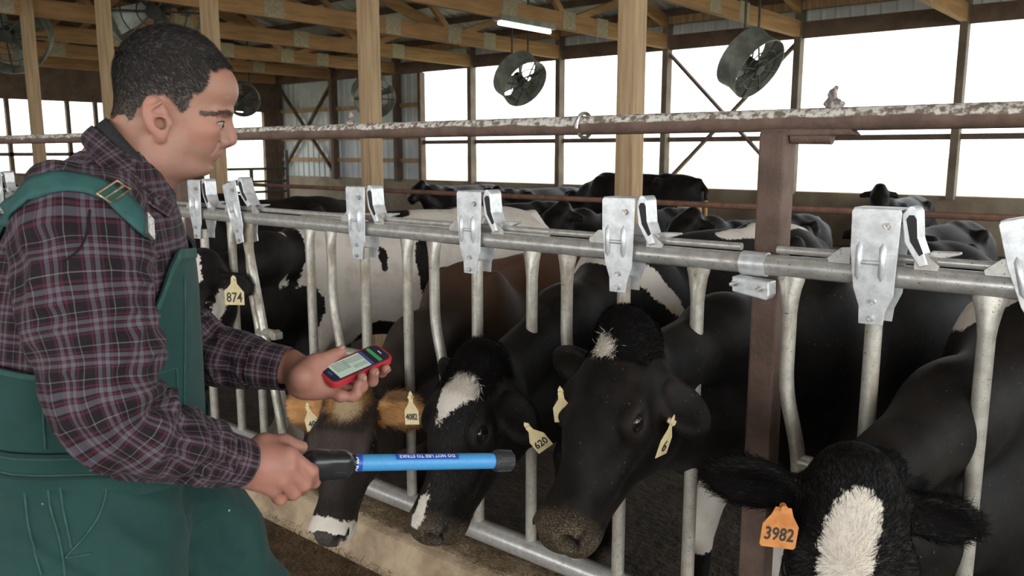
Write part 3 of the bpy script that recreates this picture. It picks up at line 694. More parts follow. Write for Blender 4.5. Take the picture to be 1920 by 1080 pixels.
def muzzle_dirt(P, a, amt=.9):
    a['dirt'] = np.clip((P[:, 0]-.425+(vnoise(P, 40, 3)-.5)*.03)/.03, 0, 1)*amt*(P[:, 0] < .6)
    skin_ = np.clip((P[:, 0]-.43)/.025, 0, 1)*(P[:, 0] < .6); a['col'] = a['col']*(1-skin_[:, None])+np.array([.020, .018, .018])*skin_[:, None]
    for s in (-1, 1):
        f = np.clip(eld(P, (.19, s*.112, -.026), (.052, .034, .046))/.012, 0, 1)[:, None]; a['col'] = a['col']*(1-f)+np.array([.016, .013, .012])*f
    nostrils(P, a)
def nostrils(P, a):
    for s in (-1, 1):
        q = np.maximum(eld(P, (.488, s*.048, -.042), (.03, .020, .032)), eld(P, (.474, s*.068, -.050), (.028, .020, .014))); f = np.clip(q/.006, 0, 1)
        a['dirt'] = a['dirt']*(1-f); a['pink'] = a['pink']*(1-f); a['white'] = np.where(f > .2, -.03, a['white']); a['col'] = a['col']*(1-f[:, None])+np.array([.004, .003, .003])*f[:, None]

def bcol(V):
    n = vnoise(V, 5, 2)[:, None]; return BLK*(1+.5*n)
# --- brown cow, leftmost of the four near heads
def cow_brown():
    poll, hd, hs, wit, bd, k = (-2.282, 1.80, .812), (.463, 1.06, .015), 1.03, (-2.66, 2.80, 1.13), (-.08, .99), .93
    ears = [((-.12, 1, .0), (.9, -.3, .9), .150), ((.05, -1, -.1), (.6, .2, 1), .155)]
    S, hp, bp, H, B, ei = cow_solid(poll, hd, hs, wit, bd, k, ears, ew=.56, fleg=-.2)
    def pat(V):
        a = base_at(V); P = hloc(V, poll, H, hs); T = bloc(V, wit, B, k)
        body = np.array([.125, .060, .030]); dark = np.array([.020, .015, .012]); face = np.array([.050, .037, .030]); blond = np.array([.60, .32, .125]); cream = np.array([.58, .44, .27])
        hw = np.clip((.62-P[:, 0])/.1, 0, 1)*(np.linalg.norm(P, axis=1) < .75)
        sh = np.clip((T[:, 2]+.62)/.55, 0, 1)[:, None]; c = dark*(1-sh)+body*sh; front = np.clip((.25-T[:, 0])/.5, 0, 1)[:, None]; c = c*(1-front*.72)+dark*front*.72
        hd_ = np.clip((.7-np.linalg.norm(P, axis=1))/.2, 0, 1)[:, None]; c = c*(1-hd_)+face*hd_
        f = np.clip(eld(P, (.03, .0, .02), (.075, .085, .10))/.025+.35+(vnoise(V, 40, 4)-.5)*1.2, 0, 1)[:, None]; c = c*(1-f)+(blond*.75)*f
        f = np.clip(eld(P, (.055, .02, .03), (.055, .045, .08))/.02+.2+(vnoise(V, 40, 5)-.5), 0, 1)[:, None]; c = c*(1-f)+cream*f
        for cc, R, tp in ei:
            e = ((V-cc)@R.T)/hs; f = np.clip((.115-np.linalg.norm(e*np.array([1, 1, .8]), axis=1))/.02, 0, 1)*(e[:, 0] > -.075); rim = np.clip((np.abs(e[:, 1])-.038)/.02, 0, .75)
            bl = blond*(.8+.5*vnoise(V, 50, 8)[:, None]); bl = bl*(1-rim[:, None])+np.array([.08, .045, .025])*rim[:, None]; c = c*(1-f[:, None])+bl*f[:, None]
        lo_ = np.clip((P[:, 0]-.20)/.18, 0, 1)[:, None]*hd_; c = c*(1-lo_*.72)+np.array([.010, .008, .007])*lo_*.72
        for s in (-1, 1):
            f = np.clip(eld(P, (.19, s*.105, -.026), (.05, .04, .04))/.01, 0, 1)[:, None]; c = c*(1-f*.8)+np.array([.012, .009, .008])*f*.8
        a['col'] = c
        a['white'] = np.where(np.linalg.norm(P, axis=1) < .75, P[:, 0]-.425-.25*(P[:, 2]+.06)*0+(vnoise(V, 30, 9)-.5)*.02, -1)
        nose = np.clip(eld(P, (.50, 0, -.03), (.045, .062, .05))/.012, 0, 1); a['col'] = a['col']*(1-nose[:, None])+np.array([.05, .045, .045])*nose[:, None]; a['white'] = np.where(nose > .3, -.02, a['white'])
        a['pink'] = np.clip(eld(P, (.495, .052, -.075), (.035, .022, .035))/.01, 0, .8); a['dirt'] = np.clip((P[:, 0]-.455)/.03, 0, 1)*.25*(P[:, 0] < .6)
        nostrils(P, a); return a
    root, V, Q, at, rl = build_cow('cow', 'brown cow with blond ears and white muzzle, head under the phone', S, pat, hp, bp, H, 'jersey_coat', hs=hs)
    P = hloc(V, poll, H, hs)
    m = np.zeros(len(V), bool)
    for cc, R, tp in ei: m |= np.linalg.norm(V-cc, axis=1) < .105
    out = lambda Pp: nrm_rows(Pp-np.array(hp(.08, 0, -.02)))
    coat_hair(root, rl, V, Q, at, m, 5200, out, .026, .0007, 3, .25, .35, 'ear_hair')
    coat_hair(root, rl, V, Q, at, (P[:, 0] > -.09) & (P[:, 0] < .14) & (np.abs(P[:, 1]) < .09) & (P[:, 2] > -.06), 3500, lambda Pp: np.tile(H[0], (len(Pp), 1)), .024, .0007, 4, .4, .6, 'poll_hair')
    coat_hair(root, rl, V, Q, at, (P[:, 0] > .1) & (P[:, 0] < .5) & (np.linalg.norm(P, axis=1) < .7), 6000, lambda Pp: np.tile(H[0], (len(Pp), 1)), .009, .0005, 5, .12, .2)
    for (cc, R, tp), txt, off in zip(ei, ('4082', '40'), (.03, .02)):
        yaw_ = math.radians(20); r_ = np.array([math.cos(yaw_), math.sin(yaw_), .12]) if txt == '4082' else np.array([.75, .62, .25]); r_ = nrm(r_); u_ = nrm(np.array([-.12, .1, 1])-r_*np.dot(r_, (-.12, .1, 1))); o_ = np.cross(r_, u_)
        ps = atY(*((770, 752) if txt == '4082' else (579, 770)), 1.66 if txt == '4082' else 1.70)
        make_tag(root, ps-rl, (r_, u_, o_), txt, w=.048, h=.072, size=.026)
def nrm_rows(v): return v/(np.linalg.norm(v, axis=1)[:, None]+1e-9)
# --- black cow with the long blaze
def cow_blaze():
    poll, hd, hs, wit, bd, k = (-1.682, 1.80, 1.03), (-.06, 1.10, .05), 1.10, (-1.87, 2.92, 1.29), (.16, .98), .97
    ears = [((.85, .75, -.5), (-.2, .6, .9), .145), ((-.05, -1, -.25), (.7, -.1, .8), .14)]
    S, hp, bp, H, B, ei = cow_solid(poll, hd, hs, wit, bd, k, ears, ew=.40, fleg=-.2)
    def pat(V):
        a = base_at(V); a['col'] = bcol(V); P = hloc(V, poll, H, hs); T = bloc(V, wit, B, k); near = np.linalg.norm(P, axis=1) < .75
        w = np.maximum(seg(P, (.085, .035, .02), (.14, .0, .02), .045, .040), seg(P, (.14, .0, .02), (.235, -.012, .0), .040, .006))
        w = np.maximum(w, eld(P, (.43, .0, .0), (.055, .02, .06)))
        w = np.where(near, w, -1); w = np.maximum(w, np.where(~near, np.maximum(np.maximum(seg(T*np.array([1, .15, 1]), (-.20, 0, .0), (-.03, 0, -.18), .06, .055), seg(T*np.array([1, .15, 1]), (-.03, 0, -.18), (.18, 0, -.37), .055, .035)), seg(T, (.62, .08, .0), (1.35, .02, -.03), .04, .07)), -1))
        a['white'] = w+lab_noise(V, 5, .008); muzzle_dirt(P, a, .55); return a
    root, V, Q, at, rl = build_cow('cow', 'black cow with long white blaze, its face behind the blue wand', S, pat, hp, bp, H, hs=hs)
    P = hloc(V, poll, H, hs)
    coat_hair(root, rl, V, Q, at, (P[:, 0] > -.1) & (P[:, 0] < .10) & (np.abs(P[:, 1]) < .10) & (P[:, 2] > -.09), 5000, lambda Pp: np.tile(H[0]*.8+H[1]*.15, (len(Pp), 1)), .030, .0006, 4, .35, .35, 'poll_hair')
    coat_hair(root, rl, V, Q, at, (P[:, 0] > .05) & (P[:, 0] < .42) & (np.linalg.norm(P, axis=1) < .6), 8000, lambda Pp: np.tile(H[0], (len(Pp), 1)), .010, .0005, 5, .12, .2)
    r_ = nrm((-.55, -.55, -.55)); u_ = nrm(np.array([.5, .3, .85])-r_*np.dot(r_, (.5, .3, .85))); o_ = nrm(np.cross(r_, u_))
    make_tag(root, atY(994, 806, 1.60)-rl, (-r_, u_, np.cross(-r_, u_)), '620', w=.046, h=.085, size=.034)
# --- big black cow in the middle
def cow_middle():
    poll, hd, hs, wit, bd, k = (-1.146, 1.805, 1.164), (.0, .906, .07), 1.08, (-1.10, 2.82, 1.26), (.19, .98), .97
    ears = [((.55, .75, -.75), (-.3, .5, .8), .15), ((-.02, -1, -.15), (.9, -.1, .6), .155)]
    S, hp, bp, H, B, ei = cow_solid(poll, hd, hs, wit, bd, k, ears, horn_bump=1, ew=.40, fleg=-.30)
    S.ell(hp(-.03, 0, -.0), np.array((.055, .062, .065))*hs, H, .05)
    def pat(V):
        a = base_at(V); a['col'] = bcol(V); P = hloc(V, poll, H, hs); T = bloc(V, wit, B, k)
        w = eld(P, (.035, -.022, .05), (.028, .040, .05))
        leg = np.where((V[:, 2] < .55) & (V[:, 2] > .16) & (T[:, 0] < .4) & (np.linalg.norm(P, axis=1) > .62), np.minimum(.52-V[:, 2], V[:, 2]-.24), -1)
        a['white'] = np.maximum(np.where(np.linalg.norm(P, axis=1) < .6, w, -1), leg)+lab_noise(V, 8, .008); muzzle_dirt(P, a, .6); return a
    root, V, Q, at, rl = build_cow('cow', 'large black cow with feed on its muzzle, head in the middle headlock', S, pat, hp, bp, H, hs=hs)
    P = hloc(V, poll, H, hs)
    coat_hair(root, rl, V, Q, at, (P[:, 0] > -.13) & (P[:, 0] < .06) & (np.abs(P[:, 1]) < .09) & (P[:, 2] > -.07), 4500, lambda Pp: np.tile(H[0]*.7+H[2]*.3, (len(Pp), 1)), .022, .0008, 4, .45, .5, 'poll_hair')
    r_ = nrm((.80, .45, .1)); u_ = nrm(np.array([.25, .0, 1])-r_*np.dot(r_, (.25, 0, 1)))
    make_tag(root, atY(1052, 745, 1.66)-rl, (r_, u_, np.cross(r_, u_)), '6', w=.050, h=.070, size=.046)
    r_ = nrm((.05, .99, .0)); u_ = nrm(np.array([.3, .1, .95])-r_*np.dot(r_, (.3, .1, .95)))
    make_tag(root, atY(1258, 800, 1.62)-rl, (r_, u_, np.cross(r_, u_)), '6', w=.046, h=.080, size=.040)
# --- cow at the right edge, orange tag
def cow_orange_tag():
    poll, hd, hs, wit, bd, k = (-.50, 1.70, .985), (.30, 1.32, -.16), 1.08, (-.33, 2.64, 1.26), (.20, .98), .97
    ears = [((.15, 1, -.2), (.3, .2, .9), .15), ((-.12, -1, .05), (.55, .2, .9), .175)]
    S, hp, bp, H, B, ei = cow_solid(poll, hd, hs, wit, bd, k, ears, fleg=-.2)
    def pat(V):
        a = base_at(V); a['col'] = bcol(V); P = hloc(V, poll, H, hs); T = bloc(V, wit, B, k); near = np.linalg.norm(P, axis=1) < .7
        w = np.maximum(seg(P, (.055, .0, .02), (.13, -.015, .03), .038, .053), seg(P, (.13, -.015, .03), (.30, -.025, .0), .053, .030))
        sh = np.maximum(seg(T, (.06, -.10, -.08), (.45, -.02, -.02), .16, .22), seg(T, (.08, .16, -.12), (.5, .30, -.2), .14, .16))
        a['white'] = np.where(near, w, sh)+lab_noise(V, 11, .009); return a
    root, V, Q, at, rl = build_cow('cow', 'black cow at the right edge with wide white blaze and orange tag', S, pat, hp, bp, H, hs=hs)
    P = hloc(V, poll, H, hs)
    coat_hair(root, rl, V, Q, at, (P[:, 0] > -.12) & (P[:, 0] < .36) & (np.abs(P[:, 1]) < .14) & (P[:, 2] > -.12), 13000, lambda Pp: nrm_rows(-(Pp-np.array(hp(.14, -.01, .03)))*np.array([[1, 1, 1]])+np.tile(H[0]*.02, (len(Pp), 1))), .015, .0006, 6, .2, .35)
    for i, (cc, R, tp) in enumerate(ei):
        coat_hair(root, rl, V, Q, at, np.linalg.norm(V-cc, axis=1) < .10, 2200, lambda Pp: np.tile(R[0], (len(Pp), 1)), .032, .0008, 8+i, .3, .4, 'ear_hair')
    r_ = nrm((.80, .58, -.10)); u_ = nrm(np.array([.10, .05, 1])-r_*np.dot(r_, (.10, .05, 1)))
    make_tag(root, atY(1468, 962, 1.585)-rl, (r_, u_, np.cross(r_, u_)), '3982', 'tag_orange', .074, .078, False, 'orange tag numbered 3982', .040)
# --- white cow with black patches, tag 874
def cow_white():
    poll, hd, hs, wit, bd, k = (-3.50, 1.93, 1.17), (.35, 1.0, .0), 1.05, (-3.93, 2.88, 1.30), (.32, .95), 1.0
    ears = [((.15, 1, -.25), (.4, .1, .9), .15), ((.15, -1, -.25), (.5, -.2, .8), .15)]
    S, hp, bp, H, B, ei = cow_solid(poll, hd, hs, wit, bd, k, ears, fine=.009, fleg=-.2)
    def pat(V):
        a = base_at(V); a['col'] = bcol(V); P = hloc(V, poll, H, hs); T = bloc(V, wit, B, k)
        side = np.clip(T[:, 1], -.5, .5)
        blk = np.full(len(V), -1.)
        def patch(c, r): 
            nonlocal blk
            Q2 = np.stack([T[:, 0], T[:, 2]], 1); blk = np.maximum(blk, np.where(T[:, 1] > -.02, (1-np.linalg.norm((Q2-np.array(c))/np.array(r), axis=1))*min(r), -1))
        patch((-.27, -.72), (.20, .36)); patch((-.19, -.20), (.065, .18)); patch((.52, .02), (.09, .06)); patch((.57, -.34), (.06, .20)); patch((.35, -.78), (.16, .16)); patch((.33, -.25), (.018, .055)); patch((-.50, -.3), (.17, .5)); patch((-.13, -.50), (.09, .13)); patch((1.2, -.62), (.3, .2))
        face = np.linalg.norm(P, axis=1) < .62
        fw = np.maximum(seg(P, (.02, .0, .02), (.10, .04, .02), .03, .025), eld(P, (.25, .10, -.10), (.18, .05, .06)))
        a['white'] = np.where(face, fw, -blk)+lab_noise(V, 21, .014); a['white'] = np.where(~face & (T[:, 0] < -.42), -.02+0*blk, a['white']); return a
    root, V, Q, at, rl = build_cow('cow', 'white cow with black patches wearing yellow tag 874', S, pat, hp, bp, H, hs=hs)
    r_ = nrm((.82, .57, 0)); u_ = np.array([0, 0, 1.])
    make_tag(root, atY(438, 530, 1.86)-rl, (r_, u_, np.cross(r_, u_)), '874', w=.085, h=.095, size=.058, label='yellow tag numbered 874')
cow_brown(); cow_blaze(); cow_middle(); cow_orange_tag(); cow_white()
# ---------------------------------------------------------------- cows further back
def far_cow(label, wit, bd, hd, lying=False, k=1.0, wf=None, colr=None, ground=-.05, fwd=.62, up=.12, group='cows in the pen behind the headlocks', matname='cow_coat'):
    b_ = nrm((bd[0], bd[1], 0)); wit = np.array(wit, float)
    if lying: wit[2] = ground + .86*k
    poll = wit - b_*fwd*k + np.array([0, 0, up])
    yaw = math.atan2(-b_[0], b_[1])+hd[0]
    S, hp, bp, H, B, ei = cow_solid(poll, (yaw, hd[1], 0), 1.02*k, wit, bd, k, None, coarse=.026, lying=lying, ground=ground, detail=False)
    def pat(V):
        a = base_at(V); a['col'] = bcol(V) if colr is None else np.tile(np.array(colr), (len(V), 1)); T = bloc(V, wit, B, k); P = hloc(V, poll, H, k)
        if wf is not None: a['white'] = wf(T, P)+lab_noise(V, 31, .02)
        return a
    return build_cow('cow', label, S, pat, hp, bp, H, matname, group=group, eyes=False, smooth=2)
far_cow('black cow with its back showing just left of the white cow', (-5.55, 2.95, 1.29), (-.05, 1), (0, 1.0))
far_cow('black cow feeding behind the man\'s shoulder, mostly hidden', (-7.0, 2.95, 1.27), (.0, 1), (0, 1.0))
far_cow('black cow at the left edge behind the headlocks', (-9.4, 3.0, 1.24), (-.1, 1), (0, 1.0))
far_cow('black cow standing broadside by the far wall with tan belly', (-6.42, 9.6, 1.37), (.98, -.12), (0, .9), k=1.02, up=-.30, wf=lambda T, P: np.where(T[:, 0] > .30, -.50-T[:, 2]+.30*np.clip(T[:, 0]-1.0, 0, 1), -1), group=None, matname='tan_coat')
far_cow('black cow lying in a stall just right of the rusty post top', (-4.5, 6.75, 0), (.12, .99), (.2, .5), lying=True, ground=.2)
far_cow('black cow lying with tan flank behind the rightmost bracket', (-3.15, 6.7, 0), (.12, .99), (0, .5), lying=True, ground=.2, wf=lambda T, P: eld(T, (.1, .25, -.42), (.16, .2, .14)))
far_cow('black cow lying in the stalls right of the rightmost bracket', (-1.75, 6.8, 0), (.10, .99), (0, .5), lying=True, ground=.2)
far_cow('black cow lying at the right edge of the stalls', (-.45, 6.9, 0), (.1, .99), (.0, .5), lying=True, ground=.2, up=.10)
far_cow('black cow by the wall whose head shows over the rightmost bracket', (-3.35, 12.0, 0), (0, 1), (.3, .9), lying=True, ground=.15, up=.20, fwd=.55)
far_cow('black cow lying between the white cow and the thick post', (-6.3, 6.8, 0), (.1, .99), (.2, .6), lying=True, ground=.2, up=-.02)
far_cow('dark cow resting below the far windows, left of the white hip', (-9.3, 11.3, 0), (.1, .99), (.4, .7), lying=True, ground=.15, up=.05)
far_cow('dark cow lying by the far wall left of the thick post', (-7.4, 11.3, 0), (.0, 1), (.2, .6), lying=True, ground=.15, up=.16)
far_cow('dark cow lying below the far windows beside the white cow\'s back', (-11.2, 11.3, 0), (.0, 1), (.2, .6), lying=True, ground=.15, up=.1)
# ================================================================ THE MAN
TH = math.radians(62.0); MX = np.array([math.cos(TH), math.sin(TH), 0]); MY = np.array([-math.sin(TH), math.cos(TH), 0]); MZ = np.array([0, 0, 1.])
_d = ray(300, 225); MO = C0 + _d*1.38/math.hypot(_d[0], _d[1]); EARZ = MO[2]-.06; MO[2] = .06
MR = np.array([MX, MY, MZ]); CL = MR @ (C0-MO)          # camera position in the man's own frame
def MP(px, py, y):
    d = MR @ ray(px, py); return CL + d*(y-CL[1])/d[1]
man = empty('person', tuple(MO), 'man in plaid shirt and green bib overalls looking at a phone', 'person', rz=TH)
# ---- materials
m, t, b = newmat('skin'); v = t.coord('Object'); at = t.attr('col')['Color']
n = t.noise(v, 60, 5); n2 = t.noise(v, 500, 3)
col = t.mix(t.math('MULTIPLY', t.step(n, .35, .7), .22), at, (.50, .17, .12)); col = t.mix(t.math('MULTIPLY', t.step(n2, .60, .72), .18), col, (.16, .08, .06))
setp(t, b, col=col, rough=.48, spec=.4, sss=.08, normal=t.bump(t.math('ADD', n2, t.noise(v, 160, 4)), .25, .0022)); b.inputs['Subsurface Radius'].default_value = (.012, .005, .003)
m, t, b = newmat('plaid')
uv = t.add('ShaderNodeUVMap', uv_map='uv').outputs[0]; sx = t.add('ShaderNodeSeparateXYZ'); t.link(uv, sx.inputs[0])
D0, G1, R1, W1 = (.011, .008, .010), (.120, .108, .128), (.092, .017, .033), (.30, .275, .28)
st = [(0, D0), (.12, W1), (.135, D0), (.27, R1), (.325, D0), (.37, G1), (.49, D0), (.53, R1), (.575, D0), (.60, G1), (.72, D0), (.76, R1), (.815, D0)]
def stripes(o, per): return t.ramp(t.math('FRACT', t.math('ADD', t.math('DIVIDE', o, per), 40)), st, 'CONSTANT')
n1 = t.noise(uv, 90, 2); wob = t.math('MULTIPLY', t.math('SUBTRACT', t.noise(uv, 14, 2), .5), .004)
ca = stripes(t.math('ADD', sx.outputs[0], wob), .0355); cb = stripes(t.math('ADD', sx.outputs[1], wob), .039)
col = t.mix(.5, ca, cb); weave = t.noise(uv, 1600, 1)
col = t.mix(t.math('MULTIPLY', n1, .10), col, (.10, .09, .10))
setp(t, b, col=col, rough=.85, spec=.15, sheen=.03, normal=t.bump(weave, .15, .001))
m, t, b = newmat('overall_green'); v = t.coord('Object')
n = t.noise(v, 7, 6); n2 = t.noise(v, 900, 2); n3 = t.noise(v, 40, 5)
col = t.mix(t.step(n, .3, .75), (.0135, .047, .042), (.019, .062, .055)); col = t.mix(t.math('MULTIPLY', t.step(n3, .5, .8), .35), col, (.030, .080, .070))
col = t.mix(t.step(t.noise(v, 55, 1), .80, .81), col, (.25, .30, .27))
setp(t, b, col=col, rough=.8, spec=.2, sheen=.06, normal=t.bump(t.math('ADD', n2, t.math('MULTIPLY', n3, 2)), .25, .002))
mat('seam_green', (.030, .095, .084), (.020, .070, .062), 60, .8, bump=.3); mat('seam_shadow', (.010, .034, .030), rough=.9, bump=0); mat('strap_green', (.024, .098, .092), (.018, .080, .075), 40, .75, bump=.4, bscale=900, dist=.001)
mat('black_knit', (.012, .012, .013), (.020, .020, .021), 200, .9, bump=.4, bscale=900, dist=.001)
mat('brass', (.55, .42, .25), (.35, .26, .15), 60, .35, metal=.9); mat('button', (.10, .08, .075), (.06, .05, .05), 60, .35); mat('eye_white', (.30, .26, .235), rough=.35, bump=0); mat('iris', (.05, .035, .025), rough=.08, bump=0); mat('boot', (.04, .028, .02), (.025, .018, .014), 20, .6)
# ---- head and neck
HP = np.array([0, 0, EARZ]); HYAW = math.radians(-3)
def HS(x, y, z): # millimetres from the ear centre
    x, y, z = x*.915+3+min(z, 0)*.075, y*.95, z*.94
    a = HYAW; return HP + np.array([x*math.cos(a)-y*math.sin(a), x*math.sin(a)+y*math.cos(a), z])/1000
HRM = np.array([[math.cos(HYAW), math.sin(HYAW), 0], [-math.sin(HYAW), math.cos(HYAW), 0], [0, 0, 1]])
S = Solid(axis(-.20, .15, coarse=.002), axis(-.12, .12, coarse=.002), axis(EARZ-.30, EARZ+.165, coarse=.002))
def ry(deg): a = math.radians(deg); return np.array([[math.cos(a), 0, math.sin(a)], [0, 1, 0], [-math.sin(a), 0, math.cos(a)]])
def rz(deg): a = math.radians(deg); return np.array([[math.cos(a), math.sin(a), 0], [-math.sin(a), math.cos(a), 0], [0, 0, 1]])
def hE(x, y, z, r, k=14, mode='add', rot=None): S.ell(HS(x, y, z), np.array(r)*np.array([.915, .95, .94])/1000, HRM if rot is None else rot @ HRM, k/1000, mode)
def hC(a, c, ra, rb, k=12, mode='add', **kw): S.cone(HS(*a), HS(*c), ra*.93/1000, rb*.93/1000, k/1000, mode=mode, **kw)
hE(19, 0, 64, (86, 74, 79), 10); hE(-14, 0, 22, (50, 63, 50), 20); hE(68, 0, 50, (55, 60, 46), 18)      # skull, nape, forehead
hE(44, 0, -2, (56, 60, 54), 18); hE(34, 0, -36, (46, 54, 46), 18)                                          # face block, lower face
hE(98, 0, 14, (15, 22, 9), 9)
for s in (-1, 1):
    hC((99, s*16, 13), (84, s*42, 11), 9, 7, 9)                                                             # brow ridge
    hE(64, s*41, -16, (24, 15, 15), 16); hE(2, s*48, -40, (32, 17, 38), 18)                                 # cheekbone, jaw angle
    hC((4, s*46, -68), (48, s*22, -74), 16, 12, 16); hE(60, s*27, -38, (22, 18, 22), 14)
hE(67, 0, -76, (14, 20, 11), 10); hE(70, 0, -50, (20, 27, 22), 12)                                          # chin, mouth mound
hE(22, 0, -74, (46, 44, 19), 18)                                                                            # under the chin
for s in (-1, 1):
    hE(99, s*31, -4, (13, 16, 9), 9, 'sub'); hE(81, s*31, -5, (15.5, 16.5, 13.5), 4)                         # socket, lids
hC((101, 0, 5), (110, 0, -24), 7.0, 8.0, 7); hC((90, 0, 4), (92, 0, -30), 15, 17, 9); hE(107, 0, -32, (12, 10.5, 9.5), 5)   # nose
for s in (-1, 1): hE(95, s*12, -35, (12, 7, 8.5), 5)
hE(97, 0, -39, (10, 8, 5), 5)
for s in (-1, 1):
    hE(101, s*6.5, -44, (6.5, 3.6, 5), 3, 'sub'); hC((88, s*20, -36), (77, s*29, -52), 1.4, 1.0, 7, 'sub')
    hC((76, s*21, -54.5), (89, s*4, -52), 3.2, 6.0, 4); hC((74, s*19, -59), (80.5, s*3, -62), 3.0, 5.6, 4)    # lips
    hC((72, s*24, -56.5), (92, s*0, -57), 1.0, 1.1, 2.5, 'sub')
hE(81, 0, -69.5, (9, 15, 3.2), 6, 'sub')
for s in (-1, 1):   # eye opening, crow's feet fold
    hE(98, s*31, -5.5, (9, 12, 3.6), 2, 'sub'); hC((97, s*22, -5.5), (94.5, s*37, -5.3), 3.2, 3.0, 2, 'sub'); hC((94.5, s*37, -5.3), (85, s*46.5, -6), 3.0, 1.4, 2, 'sub')
    for zz in (37, 44): hC((119, s*6, zz), (100, s*44, zz+1), .8, .5, 3, 'sub'); hC((80, s*44, -17), (94, s*22, -18), 1.1, 1.0, 6, 'sub')
    hC((84, s*44, 3), (96, s*20, 4), 1.0, 1.0, 4, 'sub')
# ears
for s in (-1, 1):
    R = rz(-s*20) @ ry(12)
    hE(-3, s*74, 2, (20, 7.0, 33), 4, rot=R); hE(3, s*71, -27, (9, 5.5, 10), 5, rot=R)
    hE(-1, s*82, 6, (13.5, 7.0, 22), 2.5, 'sub', rot=R); hE(4, s*76, -7, (8.5, 12, 10), 3, 'sub', rot=R)
    hC((-11, s*79, 14), (6, s*78, 24), 3.0, 2.6, 3); hC((-11, s*79, 14), (-8, s*77, -16), 3.0, 3.4, 3); hC((-11, s*78, 4), (8, s*75, 2), 2.0, 2.0, 3); hE(16, s*70, -6, (5, 6, 8), 4)
# neck
nk = MP(232, 330, 0); nkl = HP+np.array([-.012, 0, -.045])
S.cone(nkl, nk, .056, .060, .02); S.cone(HP+np.array([-.020, 0, .0]), nk+np.array([-.006, 0, .0]), .042, .050, .015)
S.cone(nk, nk+np.array([-.03, 0, -.12]), .060, .066, .02)
for s in (-1, 1): S.cone(HP+np.array([-.014, s*.050, -.03]), nk+np.array([.03, s*.03, -.02]), .012, .014, .014)
VH, QH = S.mesh(); VH = relax(VH, QH, 1, .4); NH = vnormals(VH, QH)
P = ((VH-HP) @ HRM.T)*1000
zmin = np.interp(P[:, 0], [-75, -47, -34, -22, -12, 11, 24, 35, 40, 49, 69, 71.5, 74, 87, 125], [-2, -12, -3, 14, 28, 32, 16, 8, 11, 28, 46, 57, 70, 73, 76])
zmin = np.where(np.abs(P[:, 1]) < 45, np.maximum(zmin, np.interp(P[:, 0], [60, 95], [0, 74])), zmin)
earm = (np.abs(P[:, 1]) > 66) & (((P[:, 0]-0)/22)**2+((P[:, 2]-1)/34)**2 < 1)
hm = np.clip((P[:, 2]-zmin+(vnoise(VH, 130, 3)-.5)*12)/7, 0, 1)*(~earm)
skin0 = np.array([.365, .195, .138]); c = np.tile(skin0, (len(VH), 1))
red = np.clip(eld(P, (72, -50, -20), (40, 40, 26))/10, 0, 1)+np.clip(eld(P, (100, 0, -30), (22, 18, 18))/8, 0, 1)+earm*.7
c = c*(1-.30*np.clip(red, 0, 1)[:, None])+np.array([.50, .18, .14])*.30*np.clip(red, 0, 1)[:, None]
beard = np.clip((-30-P[:, 2]+P[:, 0]*.12)/22, 0, 1)*np.clip((P[:, 0]+5)/18, 0, 1)*np.clip((P[:, 2]+130)/30, 0, 1); c = c*(1-.28*beard[:, None])+np.array([.20, .14, .12])*.28*beard[:, None]
lip = np.clip(eld(P, (77, 0, -54), (15, 22, 9))/3, 0, 1); c = c*(1-.5*lip[:, None])+np.array([.40, .15, .13])*.5*lip[:, None]
sc = np.array([.050, .042, .037]); side = np.clip((52-P[:, 2])/40, 0, 1)[:, None]; sc = sc*(1-side*.6)+np.array([.15, .115, .09])*side*.6
c = c*(1-hm[:, None]*.92)+sc*hm[:, None]*.92
body_parts = [(VH, QH, c)]
# ---- hands
def skin_hand(V):
    return np.tile(np.array([.355, .170, .125]), (len(V), 1))*(.92+.16*vnoise(V, 60, 2)[:, None])
# right hand closed round the reader's handle
Sr = Solid(axis(-.02, .22, coarse=.0017), axis(-.19, -.02, coarse=.0017), axis(1.02, 1.22, coarse=.0017))
yw = -.120
wr = MP(440, 866, yw)
mcp = [MP(540, 852, -.128), MP(541, 876, -.136), MP(530, 899, -.134), MP(511, 918, -.124)]
Sr.cone(MP(380, 852, yw-.01), wr, .036, .030, .02, flat=(0, 1, 0), fac=1.15); Sr.ell((wr*.45+MP(520, 880, -.112)*.55), (.046, .021, .037), None, .02)
for q, r in zip(mcp, (.0125, .0125, .0118, .0108)): Sr.cone(wr+(q-wr)*.15, q, .013, r, .018)
fr = [[mcp[0], MP(583, 884, -.122), MP(588, 903, -.100), MP(578, 906, -.078)], [mcp[1], MP(570, 908, -.126), MP(566, 916, -.095), MP(552, 900, -.070)],
      [mcp[2], MP(551, 924, -.122), MP(545, 926, -.092), MP(530, 908, -.068)], [mcp[3], MP(526, 936, -.114), MP(520, 934, -.088), MP(508, 916, -.070)]]
for f, r in zip(fr, (.0112, .0112, .0105, .0092)): Sr.chain(f, [r*1.08, r, r*.93, r*.8], .005)
Sr.chain([MP(462, 850, -.105), MP(495, 834, -.098), MP(532, 830, -.090), MP(566, 838, -.086)], [.016, .0145, .0115, .0095], .012)
Sr.cone(MP(495, 836, -.10), MP(535, 858, -.118), .010, .011, .02)
V, Q = Sr.mesh(); V = relax(V, Q, 1, .4); body_parts.append((V, Q, skin_hand(V)))
